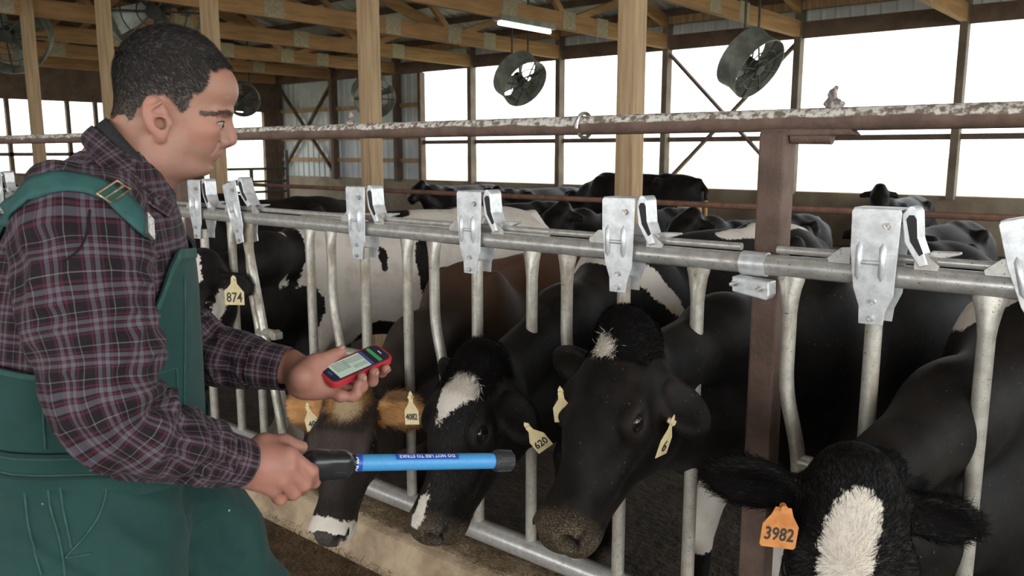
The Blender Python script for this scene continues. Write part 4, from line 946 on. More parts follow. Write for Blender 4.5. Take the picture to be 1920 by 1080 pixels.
# phone frame first: the left hand is built round it
pc = MP(667, 680, .055); pn = nrm((.02, -.42, .90))
def on_phone(px, py): d = MR @ ray(px, py); return CL + d*((pc-CL)@pn)/(d@pn)
cA, cB, cC, cD = on_phone(601, 684), on_phone(619, 722), on_phone(735, 668), on_phone(713, 639)
pL = nrm((cC+cD)-(cA+cB)); pn = nrm(pn-pL*(pn@pL)); pS = np.cross(pL, pn); pS = pS if pS@((cB+cC)-(cA+cD)) > 0 else -pS
PL_, PS_ = float(np.linalg.norm((cC+cD)-(cA+cB))/2), float(np.linalg.norm((cB+cC)-(cA+cD))/2)
def ph(a, b_, n): return pc + pL*a + pS*b_ + pn*n
hl, hsx = PL_/2, PS_/2
Sl = Solid(axis(.12, .42, coarse=.0017), axis(-.08, .22, coarse=.0017), axis(EARZ-.60, EARZ-.33, coarse=.0017))
lw = MP(545, 692, .105)
Sl.cone(MP(470, 680, .13), lw, .038, .030, .02, flat=pn, fac=1.2)
mc = [ph(-.002, -.030, -.034), ph(-.016, -.010, -.040), ph(-.034, .010, -.038), ph(-.052, .028, -.032)]
Sl.ell(lw*.40+(mc[1]+mc[2])*.30, (.052, .040, .024), np.array([pL, pS, pn]), .02)
for q, r in zip(mc, (.0125, .0125, .012, .011)): Sl.cone(lw+(q-lw)*.12, q, .014, r, .018)
Sl.ell(lw*.5+mc[3]*.5+pn*.006, (.046, .020, .020), np.array([pL, pS, pn]), .03); Sl.ell(lw*.45+ph(-hl+.01, 0, -.02)*.55, (.040, .029, .017), np.array([pL, pS, pn]), .025)
fl = [[mc[0], ph(.032, -.012, -.034), ph(.044, .022, -.026), ph(.040, hsx+.010, -.008)], [mc[1], ph(.010, .010, -.040), ph(.014, hsx+.006, -.026), ph(.012, hsx+.011, -.001)],
      [mc[2], ph(-.012, .030, -.036), ph(-.014, hsx+.012, -.022), ph(-.016, hsx+.012, .001)], [mc[3], ph(-.036, .042, -.032), ph(-.030, hsx+.018, -.026), ph(-.026, hsx+.014, -.012)]]
for f, r in zip(fl, (.0105, .0108, .0102, .009)): Sl.chain(f, [r*1.1, r, r*.95, r*.82], .005)
Sl.chain([lw+pL*.012-pS*.016+pn*.006, ph(-hl-.030, -.026, -.004), ph(-hl+.004, -hsx-.010, .004), ph(-.006, -hsx-.009, .006)], [.018, .0165, .0118, .0095], .016)
Sl.cone(ph(-hl-.022, -.022, -.010), mc[0], .012, .012, .02)
V, Q = Sl.mesh(); V = relax(V, Q, 1, .4); body_parts.append((V, Q, skin_hand(V)))
# trunk and limbs inside the clothes
shR, elR, shL, elL = MP(152, 440, -.195), MP(200, 800, -.255), MP(150, 440, .195)*np.array([1, 1, 1]), MP(300, 640, .24)
shL = np.array([shR[0], .195, shR[2]]); elL = shL+np.array([.075, .05, -.245])
# eyes
for s in (-1, 1):
    bm = bmesh.new(); bmesh.ops.create_uvsphere(bm, u_segments=16, v_segments=12, radius=.0126); m2 = bpy.data.meshes.new('eye'); bm.to_mesh(m2); bm.free()
    eo = link('eye', m2, 'eye_white', man, tuple(HS(82.5, s*31, -5)), smooth=True)
    bm = bmesh.new(); bmesh.ops.create_uvsphere(bm, u_segments=14, v_segments=8, radius=.0068); m2 = bpy.data.meshes.new('iris'); bm.to_mesh(m2); bm.free()
    link('iris', m2, 'iris', eo, (.0072, .0, -.0020), smooth=True)
for s in (-1, 1):
    MB().tube([tuple(HS(x, s*y, z)) for x, y, z in ((97, 19, -3.6), (97.5, 24, -2.6), (96, 31, -2.0), (93.5, 38, -2.4), (90, 43, -3.2), (84.5, 47.2, -5.2))], [.0004, .0009, .0010, .0010, .0009, .0004], 6).build('eyelashes', 'slot_dark', man, smooth=True)
def nail(p, n_, d_, r=1.0):
    bm = bmesh.new(); bmesh.ops.create_uvsphere(bm, u_segments=12, v_segments=8, radius=1); d_ = nrm(d_); n_ = nrm(n_-d_*(n_@d_)); sdv = np.cross(n_, d_)
    for v in bm.verts: q = d_*v.co.x*.0062*r+sdv*v.co.y*.0052*r+n_*v.co.z*.0016; v.co = Vector(p+q)
    m2 = bpy.data.meshes.new('nail'); bm.to_mesh(m2); bm.free(); link('nail', m2, 'nail', man, smooth=True)
mat('nail', (.50, .30, .25), (.44, .25, .20), 60, .35, bump=0)
nail(ph(-.006, -hsx-.009, .006)+pn*.0085+pL*.001, pn, pL)
for f, r in zip(fl[:3], (.0105, .0108, .0102)):
    d_ = nrm(f[3]-f[2]); nail(f[3]+pS*r*.74+d_*.002, pS, d_, .85)
tr = MP(566, 838, -.086); d_ = nrm(tr-MP(532, 830, -.090)); nail(tr+np.array([0, -.004, .0072])+d_*.002, np.array([0, -.5, .85]), d_)
# hair: short crop, greying at the sides
rng = np.random.RandomState(5)
def hair(name, mask, n, ln, wd, dirs, colf, curl=.55, jit=.35):
    q, w = scatter(VH, QH, mask, n, rng); Pp = (VH[q]*w[:, :, None]).sum(1); N = nrm_rows((NH[q]*w[:, :, None]).sum(1)); pm = ((Pp-HP)@HRM.T)*1000
    D = dirs(pm)@HRM+rng.randn(n, 3)*jit; D -= N*(D*N).sum(1)[:, None]; D = nrm_rows(D)
    V, F, cb = blades(Pp, N, D, ln(pm)*(.65+.6*rng.rand(n)), wd, colf(pm), curl)
    o = link(name, np_mesh(name, V, F, {'col': cb}, smooth=False), 'hair_strand', man); o['kind'] = 'stuff'
def hcol(pm):
    g = np.clip((58-pm[:, 2])/60, 0, 1)*.50+.05; gr = rng.rand(len(pm)) < g
    dk = np.array([[.040, .036, .034]])*(.5+1.0*rng.rand(len(pm), 1)); return np.where(gr[:, None], np.array([[.20, .175, .15]])*(.6+.6*rng.rand(len(pm), 1)), dk)
hair('hair', hm > .55, 46000, lambda p: np.interp(p[:, 2], [0, 40, 80, 130], [.0035, .006, .012, .016]), .00042, lambda p: np.stack([np.full(len(p), .7), np.sign(p[:, 1])*.15, np.where(p[:, 2] < 90, -.7, -.1)], 1), hcol)
brow = (np.abs(np.abs(P[:, 1])-33) < 21) & (np.abs(P[:, 2]-(8+np.clip(20-np.abs(np.abs(P[:, 1])-28), 0, 20)*.22)) < 4) & (P[:, 0] > 55)
hair('eyebrow', brow, 650, lambda p: np.full(len(p), .008), .0004, lambda p: np.stack([np.full(len(p), -.6), np.sign(p[:, 1]), np.full(len(p), .1)], 1), lambda p: np.tile(np.array([[.11, .08, .062]]), (len(p), 1)), .25, .2)
# ---------------------------------------------------------------- clothes
def grid_mesh(name, G, UV, m, parent, closed=True, thick=0):
    ns, nt = G.shape[:2]; me = bpy.data.meshes.new(name); idx = np.arange(ns*nt).reshape(ns, nt); F = []; U = []
    jn = nt if closed else nt-1
    a = idx[:-1, :jn]; b_ = idx[:-1, (np.arange(jn)+1) % nt]; c_ = idx[1:, (np.arange(jn)+1) % nt]; d_ = idx[1:, :jn]
    Q = np.stack([a, b_, c_, d_], -1).reshape(-1, 4); me = np_mesh(name, G.reshape(-1, 3), Q)
    if UV is not None:   # UV has nt+1 columns when closed
        ii, jj = np.meshgrid(np.arange(ns-1), np.arange(jn), indexing='ij')
        uvs = np.stack([UV[ii, jj], UV[ii, jj+1], UV[ii+1, jj+1], UV[ii+1, jj]], 2).reshape(-1, 2)
        l = me.uv_layers.new(name='uv'); l.data.foreach_set('uv', uvs.astype(np.float32).ravel())
    o = link(name, me, m, parent)
    if thick: md = o.modifiers.new('s', 'SOLIDIFY'); md.thickness = thick; md.offset = -1
    return o
def gnormal(G, closed=True):
    ds = np.gradient(G, axis=0); dt = (np.roll(G, -1, 1)-np.roll(G, 1, 1)) if closed else np.gradient(G, axis=1)
    n = np.cross(dt, ds); return n/(np.linalg.norm(n, axis=2)[:, :, None]+1e-9)
def resample(pts, vals, n):
    pts = np.array(pts, float); L = np.concatenate([[0], np.cumsum(np.linalg.norm(np.diff(pts, axis=0), axis=1))]); s = np.linspace(0, L[-1], n)
    def sm(a): # smooth interpolation
        a = np.array(a, float); o = np.stack([np.interp(s, L, a[:, i]) for i in range(a.shape[1])], 1)
        kk = max(3, int(n*.07)) | 1; ker = np.hanning(kk+2)[1:-1]; ker /= ker.sum()
        pd = np.concatenate([2*o[:1]-o[1:kk//2+1][::-1], o, 2*o[-1:]-o[-kk//2:-1][::-1]]); return np.stack([np.convolve(pd[:, i], ker, 'valid')[:n] for i in range(o.shape[1])], 1)
    return sm(pts), sm(vals), s
def limb(pts, rad, n=110, nt=64, up=(0, 0, 1)):
    C, R, s = resample(pts, rad, n); T = np.gradient(C, axis=0); T = nrm_rows(T); ref = np.array(up, float); A = []
    for i in range(n):
        a = ref-T[i]*(ref@T[i]); a /= np.linalg.norm(a); A.append(a); ref = a
    A = np.array(A); B_ = np.cross(T, A); th = np.arange(nt)/nt*2*math.pi
    G = C[:, None]+A[:, None]*(np.cos(th)[None, :, None]*R[:, :1, None])+B_[:, None]*(np.sin(th)[None, :, None]*R[:, 1:2, None])
    th1 = np.arange(nt+1)/nt*2*math.pi; UV = np.stack([np.broadcast_to(th1[None]*np.mean(R), (n, nt+1)), np.broadcast_to(s[:, None], (n, nt+1))], 2)
    return G, UV, C, T, A, B_, s, th
def wrinkle(G, s, th, amp, seed, fs=38, ft=2.2, elbow=None, closed=True, R=.07, twist=.6):
    N = gnormal(G, closed); ns, nt = G.shape[:2]
    c_ = np.stack([np.cos(th)*ft, np.sin(th)*ft], 1); sh = s[:, None]*fs+twist*np.sin(th[None]+seed)*2
    Pn = np.stack([np.broadcast_to(sh, (ns, nt)), np.broadcast_to(c_[None, :, 0], (ns, nt)), np.broadcast_to(c_[None, :, 1], (ns, nt))], 2).reshape(-1, 3)
    w = (np.abs(vnoise(Pn, 1.0, seed)-.5)*2).reshape(ns, nt); w2 = (vnoise(Pn*np.array([.45, .8, .8]), 1.0, seed+5)-.5).reshape(ns, nt)
    d = (amp*(.75-w*1.5)+amp*1.4*w2)
    if elbow is not None:
        s0, wd, am, ph0, fr = elbow; env = np.exp(-((s-s0)/wd)**2)[:, None]*np.clip(np.cos(th-ph0)*.75+.45, 0, 1)[None]
        d = d + am*env*np.sin((s-s0)[:, None]*fr+1.3*np.sin(th-ph0)[None]*1.2)
    return G+N*d[:, :, None]
# --- shirt body
lev = [(850, 380, -60, .182), (780, 372, -62, .186), (640, 366, -56, .190), (540, 360, -42, .200), (460, 350, -18, .212), (405, 336, 12, .208), (362, 322, 45, .178), (330, 308, 84, .128), (304, 298, 120, .090), (284, 290, 150, .072)]
rings = []
for py, fx, bx, hw in lev:
    f_, b_ = MP(fx, py, 0), MP(bx, py, 0); rings.append(((f_[0]+b_[0])/2, (f_[2]+b_[2])/2, (f_[0]-b_[0])/2, hw, (f_[2]-b_[2])/2))
rings = np.array(rings)
def torso(grow=0., n=120, nt=120, z0=None, zt=None):
    zz = rings[:, 1]; th = np.arange(nt)/nt*2*math.pi
    lo = zz[0] if z0 is None else z0; G = np.zeros((n, nt, 3)); V_ = np.zeros((n, nt))
    top = np.full(nt, zz[-1]) if zt is None else zt
    for j in range(nt):
        z = np.linspace(lo, top[j], n); cx = np.interp(z, zz, rings[:, 0]); rx = np.interp(z, zz, rings[:, 2])+grow; ry_ = np.interp(z, zz, rings[:, 3])+grow; sl = np.interp(z, zz, rings[:, 4])
        c_, s_ = math.cos(th[j]), math.sin(th[j]); e_ = .86
        G[:, j, 0] = cx+rx*np.sign(c_)*abs(c_)**e_; G[:, j, 1] = ry_*np.sign(s_)*abs(s_)**e_; G[:, j, 2] = z+sl*np.sign(c_)*abs(c_)**e_; V_[:, j] = z
    k_ = np.hanning(13)[1:-1]; k_ /= k_.sum()
    if zt is None:
        for a in (0, 1):
            for j in range(nt): G[5:-5, j, a] = np.convolve(G[:, j, a], k_, 'valid')[:n-10]
    return G, V_, th
GT, VT, th = torso()
s_ = np.linspace(0, .62, GT.shape[0]); GT = wrinkle(GT, s_, th, .0035, 11, 12, 3.0, twist=.4)
th1 = np.arange(121)/120*2*math.pi; UVT = np.stack([np.broadcast_to(th1[None]*.175, (120, 121)), np.broadcast_to(np.concatenate([VT, VT[:, :1]], 1), (120, 121))], 2)
shirt = empty('shirt', (0, 0, 0)); shirt.parent = man; shirt['label'] = 'dark plaid button-down shirt with purple and burgundy lines'
so = grid_mesh('shirt_body', GT, UVT, 'plaid', shirt)
# --- sleeves
def sleeve(pts, rad, seed, elbow, up):
    G, UV, C, T, A, B_, s, th = limb(pts, rad, 150, 84, up); G = wrinkle(G, s, th, .0085, seed, 38, 2.1, elbow); grid_mesh('sleeve', G, UV, 'plaid', shirt)
    return G, UV, s
rp = [(MP(158, 392, -.150), .080), (MP(156, 450, -.200), .082), (MP(165, 540, -.225), .077), (MP(180, 650, -.243), .073), (MP(184, 735, -.255), .068), (MP(205, 782, -.256), .062), (MP(258, 812, -.235), .057), (MP(325, 830, -.200), .050), (MP(385, 848, -.160), .043), (MP(418, 860, -.138), .039)]
GSR, _, sR = sleeve([p for p, r in rp], [(r, r) for p, r in rp], 3, (.33, .10, .012, math.pi*.0, 95), (1, 0, 0))
eL1 = MP(330, 640, .235)
lp = [(np.array([shL[0]+.02, .15, shL[2]+.03]), .078), (shL+np.array([.01, .02, -.02]), .078), (shL+np.array([.035, .05, -.14]), .070), (MP(318, 610, .24), .062), (MP(348, 648, .232), .060), (MP(392, 662, .205), .055), (MP(440, 674, .165), .049), (MP(490, 684, .128), .042)]
GSL, _, sL = sleeve([p for p, r in lp], [(r, r) for p, r in lp], 8, (.30, .14, .010, math.pi*.2, 90), (1, 0, 0))
for pts, seed in (([(MP(408, 857, -.145), .0425), (MP(452, 869, -.122), .0385)], 5), ([(MP(480, 682, .135), .046), (MP(538, 692, .103), .0395)], 6)):
    G, UV, C, T, A, B_, s, th_ = limb([p for p, r in pts], [(r, r*.96) for p, r in pts], 26, 64, (1, 0, 0)); G = wrinkle(G, s, th_, .0016, seed, 40, 2)
    grid_mesh('cuff', G, UV, 'plaid', shirt, thick=.0035)
# --- ray helper: drape straps, seams and buttons on what is already there
from mathutils.bvhtree import BVHTree
def bvh(*Gs):
    vs, fs, o_ = [], [], 0
    for g_ in Gs:
        if isinstance(g_, tuple): V, Q = g_
        else:
            ns, nt = g_.shape[:2]; idx = np.arange(ns*nt).reshape(ns, nt); V = g_.reshape(-1, 3); r_ = np.roll(idx, -1, 1); Q = np.stack([idx[:-1], r_[:-1], r_[1:], idx[1:]], -1).reshape(-1, 4)
        vs += [tuple(p) for p in V]; fs += [tuple(int(i)+o_ for i in q) for q in Q]; o_ += len(V)
    return BVHTree.FromPolygons(vs, fs)
def cast(tree, px, py, lift=.003):
    d = Vector(MR @ ray(px, py)).normalized(); h, n_, i_, ds = tree.ray_cast(Vector(CL), d)
    if h is None: return None, None
    if n_.dot(d) > 0: n_ = -n_
    return np.array(h+n_*lift), np.array(n_)
def fine_path(pp, n): pp = np.array(pp, float); L = np.concatenate([[0], np.cumsum(np.linalg.norm(np.diff(pp, axis=0), axis=1))]); s = np.linspace(0, L[-1], n); q = np.stack([np.interp(s, L, pp[:, i]) for i in (0, 1)], 1); k_ = np.array([.25, .5, .25]); 
def drape(tree, pp, n, lift=.003):
    pp = np.array(pp, float); L = np.concatenate([[0], np.cumsum(np.linalg.norm(np.diff(pp, axis=0), axis=1))]); s = np.linspace(0, L[-1], n); q = np.stack([np.interp(s, L, pp[:, i]) for i in (0, 1)], 1)
    for _ in range(3): q[1:-1] = (q[:-2]+2*q[1:-1]+q[2:])/4
    out = [cast(tree, *x, lift) for x in q]; out = [(p, n_) for p, n_ in out if p is not None]
    if len(out) < 2: return np.zeros((0, 3)), np.zeros((0, 3))
    Pq = np.array([p for p, _ in out]); Nq = np.array([n_ for _, n_ in out])
    for _ in range(2): Pq[1:-1] = (Pq[:-2]+2*Pq[1:-1]+Pq[2:])/4; Nq[1:-1] = nrm_rows(Nq[:-2]+2*Nq[1:-1]+Nq[2:])
    return Pq, Nq
def band(name, Pq, Nq, w, m, parent, th_=.003):
    if len(Pq) < 2: return
    T = nrm_rows(np.gradient(Pq, axis=0)); B_ = nrm_rows(np.cross(Nq, T)); G = np.stack([Pq+B_*w*a for a in (-.5, -.25, 0, .25, .5)], 1); G[:, 1:4] += Nq[:, None]*.0015
    o = grid_mesh(name, G, None, m, parent, closed=False); md = o.modifiers.new('s', 'SOLIDIFY'); md.thickness = th_; md.offset = 0; return o
def seam(Pq, r, m, parent, name='seam'):
    if len(Pq) < 2: return
    return MB().tube([tuple(p) for p in Pq], r, 6).build(name, m, parent, smooth=True)
# --- collar, undershirt
def collar(name, top, low, m, parent, thick):
    top, low = np.array(top), np.array(low); tl, _, _ = resample(top, np.ones((len(top), 1)), 40); ll, _, _ = resample(low, np.ones((len(low), 1)), 40)
    G = np.stack([tl*(1-a)+ll*a for a in np.linspace(0, 1, 9)], 1); ctr = np.array([nk[0], 0, 0]); bul = np.sin(np.linspace(0, 1, 9)*math.pi)*.006
    rad = G-ctr; rad[:, :, 2] = 0; rad /= np.linalg.norm(rad, axis=2)[:, :, None]+1e-9; G = G+rad*bul[None, :, None]
    sl = np.concatenate([[0], np.cumsum(np.linalg.norm(np.diff(ll, axis=0), axis=1))]); UV = np.stack([np.broadcast_to(sl[:, None], (40, 9)), np.broadcast_to(np.linspace(0, .055, 9)[None], (40, 9))], 2)
    me = grid_mesh(name, G, UV, m, parent, closed=False, thick=thick); return G
mir = lambda p: np.array([p[0], -p[1], p[2]])
tR = [MP(168, 232, 0), MP(188, 246, -.045), MP(224, 276, -.074), MP(270, 318, -.078), MP(312, 352, -.052), MP(326, 368, -.022)]
tC = bvh(GT)
lR = [MP(150, 266, 0)]+[cast(tC, x, y, .007)[0] for x, y in ((172, 302), (200, 330), (246, 366), (290, 396), (312, 410))]
collar('collar', [mir(p) for p in tR[::-1]][:-1]+tR, [mir(p) for p in lR[::-1]][:-1]+lR, 'plaid', shirt, .003)
uT = [MP(196, 218, 0), MP(210, 232, -.045), MP(236, 262, -.066), MP(276, 306, -.066), MP(312, 340, -.040), MP(322, 352, 0)]
uL = [MP(172, 250, 0), MP(194, 258, -.048), MP(226, 290, -.074), MP(270, 332, -.074), MP(308, 362, -.048), MP(322, 380, 0)]
collar('undershirt', [mir(p) for p in uT[::-1]][:-1]+uT, [mir(p) for p in uL[::-1]][:-1]+uL, 'black_knit', man, .004)
tT = bvh(GT, GSR)
for px, py in ((284, 383),):
    p, n_ = cast(tT, px, py, .006)
    if p is not None: MB().tube([tuple(p), tuple(p+n_*.003)], .0055, 12).build('button', 'button', shirt)
Pq, Nq = drape(tT, [(168, 395), (163, 440), (150, 470), (120, 490)], 16, .0015); seam(Pq, .0014, 'plaid', shirt)
# --- overalls
ov = empty('overalls', (0, 0, 0)); ov.parent = man; ov['label'] = 'dark green cotton bib overalls'
thb = np.arange(120)/120*2*math.pi; deg = np.degrees(np.minimum(thb, 2*math.pi-thb))
py_top = np.interp(deg, [0, 34, 44, 58, 78, 95, 125, 150, 180], [470, 470, 505, 600, 690, 715, 690, 640, 590])
ztop = np.array([MP(0, y_, -.19*abs(math.sin(a_)))[2] for y_, a_ in zip(py_top, thb)]); zlow = MP(200, 885, -.18)[2]-.03
GB, VB, _ = torso(.010, 90, 120, zlow, ztop); GB = wrinkle(GB, np.linspace(0, .4, 90), thb, .0028, 17, 9, 3.2, twist=.4)
grid_mesh('bib', GB, None, 'overall_green', ov, thick=.003)
grid_mesh('bib_hem', GB[-5:]+gnormal(GB)[-5:]*.0022, None, 'seam_green', ov, thick=.002)
tB = bvh(GB)
# waistband
zt = np.full(120, MP(120, 850, -.19)[2]); GW, _, _ = torso(.015, 14, 120, MP(120, 894, -.19)[2], zt); GW = wrinkle(GW, np.linspace(0, .05, 14), thb, .0018, 19, 20, 6); grid_mesh('waistband', GW, None, 'overall_green', ov, thick=.003)
for row in (0, 2, 11, 13):
    g_ = GW[row]+gnormal(GW)[row]*.0012; MB().tube([tuple(p) for p in g_]+[tuple(g_[0])], .0013 if row in (2, 11) else .0022, 6, caps=False).build('seam', 'seam_green' if row in (2, 11) else 'seam_shadow', ov, smooth=True)  # outer rows are dark tubes painting the shadow along the waistband edges
# trousers
zb = MP(160, 884, -.19)[2]; cxb = np.interp(zb, rings[:, 1], rings[:, 0]); rxb = np.interp(zb, rings[:, 1], rings[:, 2])
Sp = Solid(axis(-.46, .40, coarse=.0075), axis(-.32, .32, coarse=.0075), axis(.08, zb+.02, coarse=.0075))
c0 = np.array([cxb, 0, zb-.02]); Sp.ell(c0+np.array([0, 0, -.02]), (rxb+.008, .190, .085), None, .03)
Sp.ell(c0+np.array([-.035, 0, -.13]), (rxb-.005, .192, .15), None, .06)
hR, hL = np.array([cxb-.015, -.095, zb-.17]), np.array([cxb+.06, .095, zb-.13])
kR, kL = np.array([cxb-.0, -.12, zb-.56]), np.array([cxb+.205, .115, zb-.44])
fR, fL = np.array([cxb-.06, -.13, .14]), np.array([cxb+.20, .12, .14])
Sp.chain([hR, (hR+kR)/2+np.array([.01, 0, 0]), kR, fR], [.140, .122, .100, .090], .05); Sp.chain([hL, (hL+kL)/2+np.array([.0, 0, .005]), kL, fL], [.130, .118, .102, .088], .035)
for d_ in (0, 1, 2, 3): # deep folds where the thigh lifts
    a = MP(335+d_*4, 990+d_*24, -.02+.02*d_); c_ = MP(430+d_*12, 962+d_*34, .02); Sp.cone(a, c_, .004, .002, .018, mode='sub')
Sp.cone(MP(332, 1000, -.07), MP(352, 940, -.09), .004, .003, .02, mode='sub')
VP_, QP_ = Sp.mesh(); VP_ = relax(VP_, QP_, 3, .5); NP_ = vnormals(VP_, QP_)
an = VP_*np.array([9, 9, 30.]); VP_ = VP_+NP_*((np.abs(vnoise(an+np.stack([VP_[:, 2]*0, VP_[:, 2]*0, VP_[:, 0]*22], 1), 1, 4)-.5)*-.030+.007)+(vnoise(VP_, 14, 6)-.5)*.013)[:, None]
link('trousers', np_mesh('trousers', VP_, QP_), 'overall_green', ov)
tP = bvh((VP_, QP_))
for pts, nm in (([(198, 890), (200, 925), (185, 970), (160, 1005), (122, 1046)], 'seam'), ([(110, 890), (118, 950), (134, 1028)], 'seam'), ([(88, 893), (94, 950), (112, 1010), (122, 1078)], 'seam'), ([(0, 908), (20, 918), (46, 920)], 'seam'), ([(46, 920), (54, 990), (78, 1078)], 'seam'), ([(122, 1046), (170, 1038)], 'seam')):
    Pq, Nq = drape(tP, pts, 30, .001); seam(Pq, .0016, 'seam_green', ov)
for pts in ([(80, 712), (82, 790), (86, 842)], [(330, 690), (332, 740), (330, 775)], [(292, 700), (330, 690)], [(345, 520), (346, 600), (344, 770)]):
    Pq, Nq = drape(tB, pts, 24, .001); seam(Pq, .0013, 'seam_green', ov)
# straps and buckles
tS = bvh(GT, GSR)
Pq, Nq = drape(tS, [(-14, 470), (2, 432), (24, 392), (60, 356), (110, 342), (165, 348), (212, 368), (240, 396), (270, 432)], 70, .004)
band('strap', Pq, Nq, .030, 'strap_green', ov)
for (px, py), ang in (((212, 369), 0), ((268, 428), 1)):
    p, n_ = cast(tS, px, py, .008); i = int(np.argmin(np.linalg.norm(Pq-p, axis=1))); i = min(max(i, 1), len(Pq)-2); T_ = nrm(Pq[i+1]-Pq[i-1]); B_ = nrm(np.cross(n_, T_))
    if ang == 0:
        c_ = [p+B_*a*.018+T_*b_*.010+n_*.001 for a, b_ in ((-1, -1), (1, -1), (1, 1), (-1, 1), (-1, -1))]; MB().tube([tuple(x) for x in c_], .0015, 6).build('buckle', 'brass', ov); MB().tube([tuple(p-B_*.018), tuple(p+B_*.018)], .0014, 6).build('buckle_bar', 'brass', ov)
    else:
        MB().add([tuple(p+B_*a*.017+T_*b_*.008+n_*c_) for c_ in (-.002, .003) for a, b_ in ((-1, -1), (1, -1), (1, 1), (-1, 1))], [(3,2,1,0),(4,5,6,7),(0,1,5,4),(1,2,6,5),(2,3,7,6),(3,0,4,7)]).build('strap_clip', 'steel', ov)
mirrorP = Pq*np.array([1, -1, 1]); mirrorN = Nq*np.array([1, -1, 1]); band('strap', mirrorP, mirrorN, .030, 'strap_green', ov)
# body inside the clothes, joined with head and hands
Sb = Solid(axis(-.40, .35, coarse=.016), axis(-.34, .34, coarse=.016), axis(0, EARZ-.12, coarse=.016))
pel = np.array([-.12, 0, 1.02]); chs = np.array([-.11, 0, EARZ-.26])
Sb.cone(pel+np.array([0, 0, .02]), chs, .095, .12, .05, flat=(0, 1, 0), fac=.8); Sb.cone(chs, nk, .09, .06, .05)
for a, e_, w_ in ((shR, elR, wr), (shL, elL, lw)): Sb.chain([chs+(a-chs)*.6, a, e_, w_], [.06, .05, .036, .024], .03)
for h_, k_, a_ in ((hR, kR, fR), (hL, kL, fL)): Sb.chain([h_, k_, a_], [.055, .045, .035], .02)
V, Q = Sb.mesh(); body_parts.append((V, Q, skin_hand(V)))
off = 0; AV, AQ, AC = [], [], []
for V, Q, cc in body_parts: AV.append(V); AQ.append(Q+off); AC.append(cc); off += len(V)
link('body', np_mesh('body', np.concatenate(AV), np.concatenate(AQ), {'col': np.concatenate(AC)}), 'skin', man)
# boots
for f_ in (fR, fL):
    Sx = Solid(axis(f_[0]-.14, f_[0]+.24, coarse=.008), axis(f_[1]-.09, f_[1]+.09, coarse=.008), axis(-.02, .26, coarse=.008))
    Sx.cone((f_[0]-.02, f_[1], .20), (f_[0]-.02, f_[1], .07), .055, .052, .03); Sx.cone((f_[0]-.04, f_[1], .055), (f_[0]+.15, f_[1], .045), .050, .042, .03, flat=(0, 0, 1), fac=1.05)
    Sx.ell((f_[0]+.05, f_[1], .012), (.155, .055, .014), None, .01); V, Q = Sx.mesh(); link('boot', np_mesh('boot', V, Q), 'boot', man)
# ================================================================ PHONE AND READER (held things, placed in the barn's own frame)
def to_world(p): p = np.array(p, float); return MO + MX*p[0] + MY*p[1] + MZ*p[2]
def basis_obj(name, origin, ax, ay, az, label, cat):
    o = empty(name, (0, 0, 0), label, cat); X, Y, Z = [(MX*a[0]+MY*a[1]+MZ*a[2]) for a in (ax, ay, az)]; w = to_world(origin)
    o.matrix_world = Matrix(((X[0], Y[0], Z[0], w[0]), (X[1], Y[1], Z[1], w[1]), (X[2], Y[2], Z[2], w[2]), (0, 0, 0, 1))); return o
mat('red_case', (.50, .035, .050), (.42, .025, .04), 40, .42, bump=.05); mat('phone_glass', (.02, .025, .045), rough=.12, bump=0)
def screen_mat(name, col, e=.25):
    m, t, b = newmat(name); setp(t, b, col=col, rough=.25); b.inputs['Emission Color'].default_value = (*col, 1); b.inputs['Emission Strength'].default_value = e
screen_mat('screen_light', (.46, .56, .47)); screen_mat('screen_navy', (.045, .06, .16)); screen_mat('screen_green', (.05, .26, .10)); screen_mat('screen_black', (.015, .016, .018)); screen_mat('screen_text', (.06, .08, .07), 0); screen_mat('screen_white', (.7, .75, .78))
ph_o = basis_obj('phone', pc, pL, -pS, pn, 'smartphone in a red case with lit screen', 'phone')
def rrect(hx, hy, r, n=5):
    out = []
    for cx_, cy_, a0 in ((hx-r, hy-r, 0), (-hx+r, hy-r, 90), (-hx+r, -hy+r, 180), (hx-r, -hy+r, 270)):
        out += [(cx_+r*math.cos(math.radians(a0+90*i/n)), cy_+r*math.sin(math.radians(a0+90*i/n))) for i in range(n+1)]
    return out
MB().prism(rrect(hl, hsx, .012), .0125, (0, 0, -.0135), (1,0,0), (0,1,0), (0,0,1)).build('case', 'red_case', ph_o, bevel=.0014)
MB().prism(rrect(hl-.0045, hsx-.0045, .009), .0022, (0, 0, -.0018), (1,0,0), (0,1,0), (0,0,1)).build('glass', 'phone_glass', ph_o)
sc_ = empty('screen', (0, 0, .0006)); sc_.parent = ph_o
L2, S2 = (hl-.006)*2, (hsx-.0058)*2
def patch(x0, x1, y0, y1, m, name, z=0):
    MB().box((-L2/2+x0*L2, -S2/2+y0*S2, z), (-L2/2+x1*L2, -S2/2+y1*S2, z+.0002)).build(name, m, sc_)
patch(.11, .66, .01, .99, 'screen_light', 'page'); patch(.66, .72, .01, .99, 'screen_navy', 'title_bar'); patch(.72, .80, .01, .99, 'screen_black', 'picture'); patch(.80, .865, .01, .99, 'screen_green', 'banner'); patch(.865, .90, .01, .99, 'screen_black', 'status_bar')
patch(.93, .945, .38, .62, 'screen_white', 'earpiece'); patch(.03, .075, .36, .64, 'screen_navy', 'home_button', .0003)
rr = np.random.RandomState(4); tm = MB()
